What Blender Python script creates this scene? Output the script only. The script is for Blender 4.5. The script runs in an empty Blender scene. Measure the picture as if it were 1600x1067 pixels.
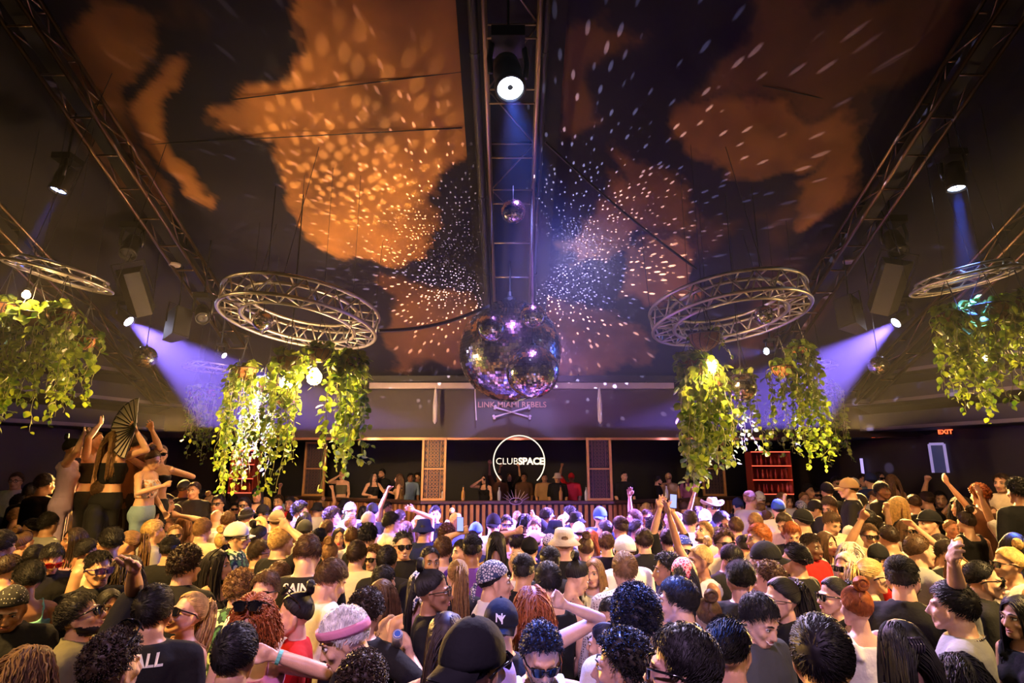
import bpy, math, random
import numpy as np
from mathutils import Vector, Matrix, Euler
R = math.radians
SC = bpy.context.scene
COL = SC.collection
random.seed(7)
RNG = np.random.default_rng(11)

# ------------------------------------------------------------------ camera
F_PX, HOR = 900.0, 730.0
CAMZ = 2.35
PIT = math.atan((HOR - 533.5) / F_PX)
SP, CP = math.sin(PIT), math.cos(PIT)
cd = bpy.data.cameras.new('camera')
cam = bpy.data.objects.new('camera', cd)
COL.objects.link(cam)
cam.location = (0, 0, CAMZ)
cam.rotation_euler = (R(90) + PIT, 0, 0)
cd.sensor_width = 36.0
cd.lens = 36.0 * F_PX / 1600.0
cd.clip_start = 0.05
cd.clip_end = 200
SC.camera = cam

# ------------------------------------------------------------------ world, exposure
SC.view_settings.view_transform = 'Standard'
SC.view_settings.look = 'None'
SC.view_settings.gamma = 1.0
SC.view_settings.use_curve_mapping = False
SC.view_settings.exposure = 0.2
w = bpy.data.worlds.new('world')
SC.world = w
w.use_nodes = True
w.node_tree.nodes['Background'].inputs[0].default_value = (0.02, 0.012, 0.03, 1)
w.node_tree.nodes['Background'].inputs[1].default_value = 0.10
SC.cycles.max_bounces = 4
SC.cycles.diffuse_bounces = 2
SC.cycles.glossy_bounces = 3
SC.cycles.volume_bounces = 0
SC.cycles.transparent_max_bounces = 6
SC.cycles.caustics_reflective = False
SC.cycles.caustics_refractive = False
SC.cycles.sample_clamp_indirect = 4.0
SC.cycles.sample_clamp_direct = 30.0
SC.cycles.volume_step_rate = 4.0
SC.cycles.use_light_tree = True
try:
    SC.cycles.use_denoising = True
except Exception:
    pass

WARM = (1.0, 0.56, 0.20)
VIOL = (0.27, 0.17, 1.0)
BLUE = (0.06, 0.16, 1.0)
MAG = (0.85, 0.32, 1.0)

def ray(px, py):
    a = (px - 800.0) / F_PX
    b = (533.5 - py) / F_PX
    return Vector((a, CP - SP * b, SP + CP * b))
def P(px, py, t):                     # a point at depth t in front of the camera
    return Vector((0, 0, CAMZ)) + ray(px, py) * t
def PY(px, py, y):                    # ... at distance y down the room
    r = ray(px, py)
    return Vector((0, 0, CAMZ)) + r * (y / r.y)
def proj(p):
    d = Vector(p) - Vector((0, 0, CAMZ))
    t = d.y * CP + d.z * SP
    v = -d.y * SP + d.z * CP
    return 800 + F_PX * d.x / t, 533.5 - F_PX * v / t, t

def light(kind, name, loc, color, energy, target=None, size=0.05, angle=40, blend=0.3, parent=None):
    ld = bpy.data.lights.new(name, kind)
    ld.color = color
    ld.energy = energy
    if kind == 'SPOT':
        ld.spot_size = R(angle)
        ld.spot_blend = blend
        ld.shadow_soft_size = size
    elif kind == 'POINT':
        ld.shadow_soft_size = size
    elif kind == 'AREA':
        ld.shape = 'DISK'
        ld.size = size
    o = bpy.data.objects.new(name, ld)
    COL.objects.link(o)
    o.location = loc
    if target is not None:
        d = Vector(target) - Vector(loc)
        o.rotation_euler = d.to_track_quat('-Z', 'Y').to_euler()
    return o

# room lighting: amber and violet washes from unseen lamps

light('SPOT', 'wash_warm_left', (-4.6, 2.2, 5.6), (1.0, 0.56, 0.14), 3800, (-3.4, 4.8, 1.4), size=.2, angle=66, blend=.9)
light('SPOT', 'wash_warm_right', (4.8, 2.6, 5.6), (1.0, 0.62, 0.20), 3400, (3.4, 5.2, 1.4), size=.2, angle=66, blend=.9)
light('SPOT', 'wash_amber_back_left', (-6.0, 10.4, 2.88), (1.0, 0.54, 0.13), 7000, (-3.8, 6.2, 1.4), size=.15, angle=75, blend=.9)
light('SPOT', 'wash_amber_back_right', (6.0, 10.2, 2.88), (1.0, 0.58, 0.17), 6000, (4.0, 6.0, 1.4), size=.15, angle=75, blend=.9)
light('SPOT', 'wash_violet_centre', (0.6, 10.6, 5.0), (0.74, 0.34, 1.0), 6500, (0.3, 6.6, 1.4), size=.15, angle=60, blend=.9)
light('SPOT', 'wash_violet_overhead', (0.2, 6.6, 5.8), (0.62, 0.24, 1.0), 2600, (0.3, 8.4, 1.5), size=.15, angle=62, blend=.9)
light('SPOT', 'panel_fill', (-2.6, 9.6, 3.6), (1.0, 0.62, 0.22), 260, (-1.45, 11.5, 2.1), size=.1, angle=34, blend=.9)  # unseen lamp added to brighten the left carved panel
light('SPOT', 'wash_front_left', (-3.4, -1.6, 5.8), (1.0, 0.66, 0.30), 520, (-2.4, 3.4, 1.5), size=.2, angle=58, blend=.9)
light('SPOT', 'wash_front_right', (3.4, -1.6, 5.8), (1.0, 0.72, 0.40), 520, (2.6, 3.4, 1.5), size=.2, angle=58, blend=.9)
light('SPOT', 'wash_front_centre', (-0.4, -1.6, 5.8), (0.80, 0.48, 1.0), 1000, (-0.1, 3.0, 1.4), size=.2, angle=46, blend=.9)
light('SPOT', 'wash_white_front', (0.8, 6.6, 5.2), (0.72, 0.60, 1.0), 2600, (0.7, 3.2, 1.4), size=.15, angle=64, blend=.9)


# ------------------------------------------------------------------ mesh helpers
class MB:
    """collects vertices and faces; build() links them as ONE mesh object"""
    def __init__(s):
        s.v, s.f, s.m, s.n = [], [], [], 0
    def add(s, v, f, mi=0):
        v = np.asarray(v, float).reshape(-1, 3)
        s.v.append(v)
        for q in f:
            s.f.append([int(i) + s.n for i in q])
        s.m += [mi] * len(f)
        s.n += len(v)
        return s
    def box(s, c, d, rot=None, mi=0, taper=1.0):
        x, y, z = d[0] / 2, d[1] / 2, d[2] / 2
        v = np.array([(-x, -y, -z), (x, -y, -z), (x, y, -z), (-x, y, -z),
                      (-x * taper, -y * taper, z), (x * taper, -y * taper, z), (x * taper, y * taper, z), (-x * taper, y * taper, z)])
        if rot is not None:
            M = np.array(Euler(rot).to_matrix() if not isinstance(rot, Matrix) else rot)
            v = v @ M.T
        v = v + np.array(c)
        return s.add(v, [(0, 3, 2, 1), (4, 5, 6, 7), (0, 1, 5, 4), (1, 2, 6, 5), (2, 3, 7, 6), (3, 0, 4, 7)], mi)
    def tube(s, pts, r, seg=8, closed=False, mi=0, caps=True):
        pts = [Vector(p) for p in pts]
        n = len(pts)
        rr = r if hasattr(r, '__len__') else [r] * n
        vs, fs = [], []
        up = None
        for i, p in enumerate(pts):
            if closed:
                t = pts[(i + 1) % n] - pts[i - 1]
            else:
                t = pts[min(i + 1, n - 1)] - pts[max(i - 1, 0)]
            t = t.normalized() if t.length > 1e-9 else Vector((0, 0, 1))
            if up is None:
                up = t.orthogonal().normalized()
            up = (up - t * up.dot(t))
            up = up.normalized() if up.length > 1e-6 else t.orthogonal().normalized()
            sd = t.cross(up)
            for k in range(seg):
                a = 2 * math.pi * k / seg
                vs.append(p + (up * math.cos(a) + sd * math.sin(a)) * rr[i])
        m = n if closed else n - 1
        for i in range(m):
            j = (i + 1) % n
            for k in range(seg):
                l = (k + 1) % seg
                fs.append((i * seg + k, i * seg + l, j * seg + l, j * seg + k))
        if not closed and caps:
            fs.append(tuple(range(seg))[::-1])
            fs.append(tuple((n - 1) * seg + k for k in range(seg)))
        return s.add(vs, fs, mi)
    def lathe(s, prof, seg=24, c=(0, 0, 0), M=None, mi=0):
        vs, fs = [], []
        for r_, z_ in prof:
            for k in range(seg):
                a = 2 * math.pi * k / seg
                vs.append((r_ * math.cos(a), r_ * math.sin(a), z_))
        n = len(prof)
        for i in range(n - 1):
            for k in range(seg):
                l = (k + 1) % seg
                fs.append((i * seg + k, i * seg + l, (i + 1) * seg + l, (i + 1) * seg + k))
        fs.append(tuple(range(seg))[::-1])
        fs.append(tuple((n - 1) * seg + k for k in range(seg)))
        v = np.array(vs)
        if M is not None:
            v = v @ np.array(M).T
        return s.add(v + np.array(c), fs, mi)
    def sphere(s, c, r, seg=16, rings=10, mi=0, M=None):
        r = np.array(r if hasattr(r, '__len__') else (r, r, r))
        vs = [(0, 0, -1)]
        for i in range(1, rings):
            th = math.pi * i / rings
            for k in range(seg):
                a = 2 * math.pi * k / seg
                vs.append((math.sin(th) * math.cos(a), math.sin(th) * math.sin(a), -math.cos(th)))
        vs.append((0, 0, 1))
        fs = [(0, 1 + (k + 1) % seg, 1 + k) for k in range(seg)]
        for i in range(rings - 2):
            for k in range(seg):
                l = (k + 1) % seg
                fs.append((1 + i * seg + k, 1 + i * seg + l, 1 + (i + 1) * seg + l, 1 + (i + 1) * seg + k))
        b = 1 + (rings - 2) * seg
        fs += [(b + k, b + (k + 1) % seg, len(vs) - 1) for k in range(seg)]
        v = np.array(vs) * r
        if M is not None:
            v = v @ np.array(M).T
        return s.add(v + np.array(c), fs, mi)
    def mesh(s, name, mats=(), smooth=True):
        me = bpy.data.meshes.new(name)
        v = np.concatenate(s.v) if s.v else np.zeros((0, 3))
        me.from_pydata(v.tolist(), [], s.f)
        for m in mats:
            me.materials.append(m)
        if len(mats) > 1:
            me.polygons.foreach_set('material_index', s.m)
        me.polygons.foreach_set('use_smooth', [smooth] * len(me.polygons))
        me.update()
        return me
    def build(s, name, mats, parent=None, smooth=False, loc=None):
        if not isinstance(mats, (list, tuple)):
            mats = [mats]
        return link(name, s.mesh(name, mats, smooth), parent, loc)

def link(name, me, parent=None, loc=None):
    o = bpy.data.objects.new(name, me)
    COL.objects.link(o)
    if parent is not None:
        o.parent = parent
    if loc is not None:
        o.location = loc
    return o

def np_mesh(name, v, quads, mats=(), smooth=True):
    me = bpy.data.meshes.new(name)
    v = np.asarray(v, np.float32).reshape(-1, 3)
    q = np.asarray(quads, np.int32)
    k = q.shape[1]
    me.vertices.add(len(v))
    me.vertices.foreach_set('co', v.ravel())
    me.loops.add(q.size)
    me.loops.foreach_set('vertex_index', q.ravel())
    me.polygons.add(len(q))
    me.polygons.foreach_set('loop_start', np.arange(0, q.size, k, dtype=np.int32))
    for m in mats:
        me.materials.append(m)
    me.polygons.foreach_set('use_smooth', np.full(len(q), smooth))
    me.update(calc_edges=True)
    me.validate()
    return me

def tubes_np(paths, rad, sides=3):
    """paths (N,K,3), rad (K,) or (N,K) -> verts, quads"""
    paths = np.asarray(paths, float)
    N, K, _ = paths.shape
    t = np.gradient(paths, axis=1)
    t /= np.linalg.norm(t, axis=2, keepdims=True) + 1e-9
    ref = np.zeros_like(t) + np.array([0.31, 0.22, 0.93])
    u = np.cross(t, ref)
    u /= np.linalg.norm(u, axis=2, keepdims=True) + 1e-9
    s_ = np.cross(t, u)
    rad = np.broadcast_to(np.asarray(rad, float), (N, K))[..., None]
    ring = [paths + (u * math.cos(2 * math.pi * k / sides) + s_ * math.sin(2 * math.pi * k / sides)) * rad for k in range(sides)]
    v = np.stack(ring, axis=2).reshape(-1, 3)
    base = (np.arange(N)[:, None] * K + np.arange(K - 1)[None]).reshape(-1) * sides
    q = []
    for k in range(sides):
        l = (k + 1) % sides
        q.append(np.stack([base + k, base + l, base + sides + l, base + sides + k], axis=1))
    return v, np.concatenate(q)

def tag(o, label=None, cat=None, group=None, kind=None):
    if label: o['label'] = label
    if cat: o['category'] = cat
    if group: o['group'] = group
    if kind: o['kind'] = kind
    return o
def empty(name, loc, rz=0.0):
    o = bpy.data.objects.new(name, None)
    COL.objects.link(o)
    o.location = loc
    o.rotation_euler = (0, 0, rz)
    o.empty_display_size = 0.1
    return o
def copy_tree(o, parent=None):
    c = o.copy()
    COL.objects.link(c)
    c.parent = parent
    for ch in list(o.children):
        copy_tree(ch, c)
    return c

# ------------------------------------------------------------------ noise (for mesh shaping)
_perm = RNG.permutation(512)
def vnoise(p, scale=1.0, seed=0):
    p = np.asarray(p, float) * scale + seed * 17.3
    i = np.floor(p).astype(int)
    f = p - i
    f = f * f * (3 - 2 * f)
    def h(ix, iy, iz):
        return _perm[(_perm[(_perm[ix & 255] + iy) & 255] + iz) & 255] / 255.0 - 0.5 if False else (_perm[(_perm[(_perm[ix & 255] + iy) & 511] + iz) & 511] / 511.0 - 0.5)
    x, y, z = i[..., 0], i[..., 1], i[..., 2]
    fx, fy, fz = f[..., 0], f[..., 1], f[..., 2]
    r = 0
    for dx in (0, 1):
        for dy in (0, 1):
            for dz in (0, 1):
                wgt = (fx if dx else 1 - fx) * (fy if dy else 1 - fy) * (fz if dz else 1 - fz)
                r = r + wgt * h(x + dx, y + dy, z + dz)
    return r * 2
def fbm(p, scale=1.0, octv=4, seed=0):
    r, a = 0, 1.0
    for k in range(octv):
        r = r + a * vnoise(p, scale * 2 ** k, seed + k)
        a *= 0.5
    return r

# ------------------------------------------------------------------ materials
_MC = {}
def mat(name, col, rough=0.6, metal=0.0, emit=None, es=1.0, noise=0.0, nscale=30.0, bump=0.0, bscale=60.0, spec=0.5, trans=0.0, sheen=0.0):
    key = (name,)
    if key in _MC:
        return _MC[key]
    m = bpy.data.materials.new(name)
    m.use_nodes = True
    nt = m.node_tree
    b = nt.nodes['Principled BSDF']
    b.inputs['Base Color'].default_value = (*col, 1)
    b.inputs['Roughness'].default_value = rough
    b.inputs['Metallic'].default_value = metal
    b.inputs['Specular IOR Level'].default_value = spec
    if trans: b.inputs['Transmission Weight'].default_value = trans
    if emit is not None:
        b.inputs['Emission Color'].default_value = (*emit, 1)
        b.inputs['Emission Strength'].default_value = es
    if noise or bump:
        tc = nt.nodes.new('ShaderNodeTexCoord')
    if noise:
        nz = nt.nodes.new('ShaderNodeTexNoise')
        nz.inputs['Scale'].default_value = nscale
        nz.inputs['Detail'].default_value = 4
        mx = nt.nodes.new('ShaderNodeMix')
        mx.data_type = 'RGBA'
        mx.inputs[6].default_value = (*[c * (1 - noise) for c in col], 1)
        mx.inputs[7].default_value = (*[min(1, c * (1 + noise)) for c in col], 1)
        nt.links.new(tc.outputs['Object'], nz.inputs['Vector'])
        nt.links.new(nz.outputs['Fac'], mx.inputs[0])
        nt.links.new(mx.outputs[2], b.inputs['Base Color'])
    if bump:
        nb = nt.nodes.new('ShaderNodeTexNoise')
        nb.inputs['Scale'].default_value = bscale
        nb.inputs['Detail'].default_value = 3
        bp = nt.nodes.new('ShaderNodeBump')
        bp.inputs['Strength'].default_value = bump
        bp.inputs['Distance'].default_value = 0.02
        nt.links.new(tc.outputs['Object'], nb.inputs['Vector'])
        nt.links.new(nb.outputs['Fac'], bp.inputs['Height'])
        nt.links.new(bp.outputs['Normal'], b.inputs['Normal'])
    _MC[key] = m
    return m
def pattern_mat(name, kind, c1, c2, scale=20.0, rough=0.8, thr=0.5, c3=None):
    if (name,) in _MC: return _MC[(name,)]
    m = mat(name, c1, rough)
    nt = m.node_tree
    b = nt.nodes['Principled BSDF']
    tc = nt.nodes.new('ShaderNodeTexCoord')
    if kind == 'dots':
        t = nt.nodes.new('ShaderNodeTexVoronoi'); t.inputs['Scale'].default_value = scale
        t.inputs['Randomness'].default_value = 0.35
        out = t.outputs['Distance']
    elif kind == 'paisley':
        t = nt.nodes.new('ShaderNodeTexVoronoi'); t.feature = 'DISTANCE_TO_EDGE'; t.inputs['Scale'].default_value = scale
        out = t.outputs['Distance']
    elif kind == 'stripe':
        t = nt.nodes.new('ShaderNodeTexWave'); t.bands_direction = 'Z'; t.inputs['Scale'].default_value = scale
        out = t.outputs['Fac']
    else:
        t = nt.nodes.new('ShaderNodeTexNoise'); t.inputs['Scale'].default_value = scale
        t.inputs['Detail'].default_value = 2
        out = t.outputs['Fac']
    nt.links.new(tc.outputs['Object'], t.inputs['Vector'])
    cr = nt.nodes.new('ShaderNodeValToRGB')
    cr.color_ramp.interpolation = 'CONSTANT'
    cr.color_ramp.elements[0].color = (*c2, 1)
    cr.color_ramp.elements[1].position = thr
    cr.color_ramp.elements[1].color = (*c1, 1)
    if c3:
        e = cr.color_ramp.elements.new(min(0.99, thr + 0.12)); e.color = (*c3, 1)
    nt.links.new(out, cr.inputs['Fac'])
    nt.links.new(cr.outputs['Color'], b.inputs['Base Color'])
    return m

BLACK = mat('matt black paint', (0.012, 0.012, 0.014), 0.45)
DARK = mat('dark painted metal', (0.03, 0.03, 0.035), 0.35, 0.6)
ALU = mat('brushed aluminium', (0.62, 0.58, 0.54), 0.32, 0.95, bump=0.1, bscale=200)
CHROME = mat('chrome', (0.8, 0.8, 0.82), 0.12, 1.0)
RUB = mat('black rubber cable', (0.015, 0.013, 0.012), 0.6)
# ------------------------------------------------------------------ the room
def ceil_z(x, y):
    ax = abs(x)
    z = 7.6 - 0.46 * (y - 5.1)
    z += 0.10 * math.sin(min(ax, 5.4) / 5.4 * math.pi) * -1.2
    if ax > 5.4:
        z -= 0.42 * (ax - 5.4)
    return z
m_floor = mat('dark concrete floor', (0.03, 0.025, 0.025), 0.35, noise=0.3, nscale=3)
m_wall = mat('dark plum painted wall', (0.022, 0.014, 0.02), 0.55, noise=0.25, nscale=1.5)
m_black = mat('black painted structure', (0.012, 0.010, 0.014), 0.5)
def struct(o):
    return tag(o, kind='structure')
struct(MB().box((0, 6, -0.05), (24, 24, 0.1)).build('floor', m_floor))
struct(MB().box((0, 15.9, 3.5), (24, 0.2, 7.0)).build('wall_back', mat('dark navy back wall', (.010, .010, .02), .6)))
for s, nm in ((-1, 'left'), (1, 'right')):
    mb = MB()
    a = Vector((s * 10.6, -4, 0)); b = Vector((s * 10.6, 7.5, 0)); c = Vector((s * 7.2, 15.8, 0))
    for p, q in ((a, b), (b, c)):
        d = (q - p); L = d.length; ang = math.atan2(d.y, d.x)
        mb.box(((p.x + q.x) / 2 + s * .1, (p.y + q.y) / 2, 3.5), (L, 0.2, 7.0), (0, 0, ang))
    struct(mb.build('wall_' + nm, m_wall))
struct(MB().box((0, -4.1, 4), (21.4, 0.2, 8)).build('wall_rear', m_black))
# dark roof deck over everything
struct(MB().box((0, 6, 10.2), (24, 24, 0.1)).build('ceiling_deck', m_black))

# painted sky canopy: clouds printed on dark cloth
def poly_in(px, py, poly):
    c = np.zeros(px.shape, bool)
    n = len(poly)
    for i in range(n):
        x1, y1 = poly[i]; x2, y2 = poly[(i + 1) % n]
        cond = ((y1 > py) != (y2 > py))
        xx = (x2 - x1) * (py - y1) / ((y2 - y1) if abs(y2 - y1) > 1e-9 else 1e-9) + x1
        c ^= cond & (px < xx)
    return c
# cloud outlines on the cloth, metres (x across the room, y towards the stage)
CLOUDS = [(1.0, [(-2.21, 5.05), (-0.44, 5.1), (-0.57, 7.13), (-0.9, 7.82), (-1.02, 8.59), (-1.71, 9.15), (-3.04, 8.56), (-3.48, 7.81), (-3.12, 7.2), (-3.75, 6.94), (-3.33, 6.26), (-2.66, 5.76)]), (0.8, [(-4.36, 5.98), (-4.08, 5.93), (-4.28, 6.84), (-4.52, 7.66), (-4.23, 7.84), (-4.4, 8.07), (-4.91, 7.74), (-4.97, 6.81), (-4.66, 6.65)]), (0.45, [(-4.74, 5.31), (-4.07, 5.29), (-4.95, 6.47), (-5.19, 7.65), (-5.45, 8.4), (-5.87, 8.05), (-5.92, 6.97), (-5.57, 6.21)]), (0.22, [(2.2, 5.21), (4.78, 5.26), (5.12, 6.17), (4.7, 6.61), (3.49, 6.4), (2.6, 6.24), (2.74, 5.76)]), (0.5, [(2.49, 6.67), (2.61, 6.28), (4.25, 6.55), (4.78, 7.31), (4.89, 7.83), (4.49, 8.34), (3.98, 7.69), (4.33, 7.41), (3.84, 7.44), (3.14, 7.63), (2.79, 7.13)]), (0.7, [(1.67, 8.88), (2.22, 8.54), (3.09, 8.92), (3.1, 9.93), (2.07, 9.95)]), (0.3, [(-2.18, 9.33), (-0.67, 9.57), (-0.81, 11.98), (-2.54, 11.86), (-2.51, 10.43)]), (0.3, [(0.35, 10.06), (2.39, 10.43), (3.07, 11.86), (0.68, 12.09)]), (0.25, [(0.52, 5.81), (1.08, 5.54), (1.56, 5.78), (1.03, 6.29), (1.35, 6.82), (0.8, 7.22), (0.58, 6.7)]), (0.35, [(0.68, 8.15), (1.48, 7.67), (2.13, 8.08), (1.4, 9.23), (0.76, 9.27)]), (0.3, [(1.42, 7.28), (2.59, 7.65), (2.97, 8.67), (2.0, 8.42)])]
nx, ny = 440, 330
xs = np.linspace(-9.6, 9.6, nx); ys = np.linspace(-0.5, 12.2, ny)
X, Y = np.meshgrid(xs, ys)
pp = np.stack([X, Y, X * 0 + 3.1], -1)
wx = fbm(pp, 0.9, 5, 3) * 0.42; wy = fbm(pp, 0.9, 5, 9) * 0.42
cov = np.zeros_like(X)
for amt, poly in CLOUDS:  # dimly lit clouds get a lower amt: the dimness is painted in
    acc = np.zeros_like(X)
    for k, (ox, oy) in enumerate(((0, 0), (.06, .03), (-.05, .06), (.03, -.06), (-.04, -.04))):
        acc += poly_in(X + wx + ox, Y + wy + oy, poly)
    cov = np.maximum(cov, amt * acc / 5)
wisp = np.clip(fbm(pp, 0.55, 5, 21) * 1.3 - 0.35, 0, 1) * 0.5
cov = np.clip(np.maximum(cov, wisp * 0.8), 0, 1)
cov *= np.clip(1 - (np.abs(X) - 5.2) / .6, 0, 1)  # print faded out past the side trusses, painting the dark corners in
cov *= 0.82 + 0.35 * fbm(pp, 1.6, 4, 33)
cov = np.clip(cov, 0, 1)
Z = np.vectorize(ceil_z)(X, Y) + fbm(pp, 0.5, 3, 5) * 0.05
vv = np.stack([X, Y, Z], -1).reshape(-1, 3)
ii = (np.arange(ny - 1)[:, None] * nx + np.arange(nx - 1)[None]).reshape(-1)
me = np_mesh('ceiling', vv, np.stack([ii, ii + nx, ii + nx + 1, ii + 1], 1))
ca = me.color_attributes.new('cloud', 'FLOAT_COLOR', 'POINT')
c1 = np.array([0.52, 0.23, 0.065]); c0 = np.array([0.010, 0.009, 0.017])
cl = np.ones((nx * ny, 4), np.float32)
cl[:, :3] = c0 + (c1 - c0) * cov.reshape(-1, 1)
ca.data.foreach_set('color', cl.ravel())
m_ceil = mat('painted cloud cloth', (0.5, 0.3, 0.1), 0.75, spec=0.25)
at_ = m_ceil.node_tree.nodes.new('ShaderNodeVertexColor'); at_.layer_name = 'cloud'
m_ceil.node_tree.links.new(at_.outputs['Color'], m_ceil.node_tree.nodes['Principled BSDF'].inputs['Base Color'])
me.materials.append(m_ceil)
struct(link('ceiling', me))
# seams: thin support wires under the cloth
def wire(pts, r, nm, lab, m=RUB, cat='cable'):
    o = MB().tube(pts, r, 6).build(nm, m)
    tag(o, lab, cat)
    return o
def sag(p, q, s, n=12):
    return [Vector(p).lerp(Vector(q), i / n) - Vector((0, 0, s * math.sin(math.pi * i / n))) for i in range(n + 1)]
def on_ceil(px, py, drop=0.05):
    # walk down the ray until it meets the canopy
    r = ray(px, py); t = 2.0
    while t < 16:
        p = Vector((0, 0, CAMZ)) + r * t
        if p.z > ceil_z(p.x, p.y) - drop: return p
        t += 0.02
    return p
for a, b, lab in (((362, 156), (722, 112), 'thin dark wire stretched under the big orange cloud, higher of two'),
                  ((180, 228), (722, 200), 'long thin dark wire crossing the left clouds, lower of two'),
                  ((1192, 134), (1352, 168), 'thin dark wire under the dim cloud on the right')):
    wire([on_ceil(*a), on_ceil((a[0] + b[0]) / 2, (a[1] + b[1]) / 2), on_ceil(*b)], 0.007, 'support_wire', lab, cat='wire')

# ------------------------------------------------------------------ trusses
def truss_z(y): return 7.1 - 0.43 * (y - 5.1)
def box_truss(name, x0, y0, y1, wdt, h, label, rung=0.75, rot=0.0, m=ALU, dz=0.0):
    root = empty(name, (x0, y0, truss_z(y0) + dz))
    base = Vector((x0, y0, truss_z(y0) + dz))
    d = Vector((0, y1 - y0, truss_z(y1) - truss_z(y0)))
    L = d.length; d = d.normalized(); up = Vector((1, 0, 0)).cross(d)
    for sx in (-1, 1):
        for k in (0, 1):
            o = Vector((sx * wdt / 2, 0, 0)) + up * (k * h)
            MB().tube([o, o + d * L], 0.026, 10).build('chord', m, root, smooth=True)
    n = int(L / rung)
    g = MB()
    for i in range(n + 1):
        q = d * (L * i / n)
        for k in (0, 1):
            MB().tube([q + Vector((-wdt / 2, 0, 0)) + up * k * h, q + Vector((wdt / 2, 0, 0)) + up * k * h], 0.014, 6).build('rung', m, root, smooth=True)
        if i < n:
            q2 = d * (L * (i + 1) / n)
            for sx in (-1, 1):
                a = Vector((sx * wdt / 2, 0, 0))
                g.tube([q + a + up * (h if i % 2 else 0), q2 + a + up * (0 if i % 2 else h)], 0.011, 6)
            g.tube([q + Vector((wdt / 2 * (-1) ** i, 0, 0)) + up * h, q2 + Vector((-wdt / 2 * (-1) ** i, 0, 0)) + up * h], 0.011, 6)
    g.build('bracing', m, root, smooth=True)
    if m is not ALU and m is not CT_:
        tr = MB(); e = d * (L * .5) + up * (h * .5)
        tr.box(e, (wdt * .62, L * .995, h * .42), (math.atan2(d.z, d.y), 0, 0)); tr.build('dark_infill', BLACK, root)  # black box added so the truss looks dark inside
    tag(root, label, 'truss')
    return root
CT_ = None
DT = mat('dark bronze truss tube', (0.20, 0.13, 0.08), 0.3, 0.9)
CT = CT_ = mat('worn steel truss tube', (0.38, 0.27, 0.22), 0.35, 0.9)
box_truss('ceiling_truss', 0.0, 2.6, 9.75, 0.60, 0.30, 'long lighting truss running down the middle above the mirror balls', m=CT)
box_truss('ceiling_truss', -5.15, 4.2, 10.6, 0.32, 0.28, 'dark ladder truss on the left side of the painted ceiling', 0.5, m=DT, dz=-0.2)
box_truss('ceiling_truss', 5.15, 4.2, 10.6, 0.32, 0.28, 'dark ladder truss on the right side of the painted ceiling', 0.5, m=DT, dz=-0.2)
box_truss('ceiling_truss', -7.0, 5.0, 11.5, 0.3, 0.28, 'outermost dark truss at the upper left, behind the small ring', 0.8, m=DT, dz=-0.75)
box_truss('ceiling_truss', 7.0, 5.0, 11.5, 0.3, 0.28, 'outermost dark truss at the upper right, behind the small ring', 0.8, m=DT, dz=-0.75)
# thick black cable loom beside the central truss, and black drape strips lining the ceiling slot
for s, lab in ((-1, 'thick black cable loom strapped along the left of the central truss'), (1, 'black cable loom along the right of the central truss')):
    pts = [Vector((s * (0.42 if s < 0 else 0.37), y, truss_z(y) + 0.06 + .02 * math.sin(y * 3))) for y in np.linspace(2.6, 9.8, 20)]
    o = empty('cable_loom', pts[0]); o2 = [p - pts[0] for p in pts]
    MB().tube(o2, 0.055 if s < 0 else 0.035, 10).build('cable_bundle', RUB, o, smooth=True)
    for k in (3, 8, 13, 17):
        MB().tube([o2[k], o2[k] + (o2[k + 1] - o2[k]) * 0.12], 0.062 if s < 0 else 0.042, 10).build('strap', CHROME if k == 3 else BLACK, o)
    tag(o, lab, 'cable')
m_drape = mat('black molton drape', (0.012, 0.010, 0.012), 0.9)
for s in (-1, 1):
    mb = MB()
    vs, fs = [], []
    for i in range(40):
        y = 1.5 + (10.3 - 1.5) * i / 39
        for x, dz in ((s * 0.42, -0.02), (s * 0.62, -0.03), (s * 0.62, 0.0), (s * 0.42, 0.0)):
            vs.append((x, y, ceil_z(0, y) - 0.06 + dz))
    for i in range(39):
        for k in range(4):
            l = (k + 1) % 4
            fs.append((i * 4 + k, i * 4 + l, (i + 1) * 4 + l, (i + 1) * 4 + k))
    mb.add(vs, fs)
    struct(mb.build('trim_%d' % (1 if s < 0 else 2), m_drape))
# dark panel closing the slot over the truss
mb = MB(); vs = []; fs = []
for i in range(30):
    y = 1.5 + 8.8 * i / 29
    for x, dz in ((-.44, 0), (.44, 0), (.44, .05), (-.44, .05)):
        vs.append((x, y, ceil_z(0, y) - 0.10 + dz))
for i in range(29):
    for k in range(4):
        l = (k + 1) % 4
        fs.append((i * 4 + k, i * 4 + l, (i + 1) * 4 + l, (i + 1) * 4 + k))
struct(mb.add(vs, fs).build('trim_3', m_drape))

# cables across the room
pe = P(1092, 418, 7.6)
wire(sag(P(852, 222, 6.6), P(1088, 420, 7.5), 0.06), 0.016, 'power_cable', 'black cable from the central truss down to the right truss ring')
wire(sag(P(592, 517, 7.7), P(764, 478, 8.6), 0.10), 0.024, 'power_cable', 'thick black cable sagging from the left truss ring to the central truss')

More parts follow.
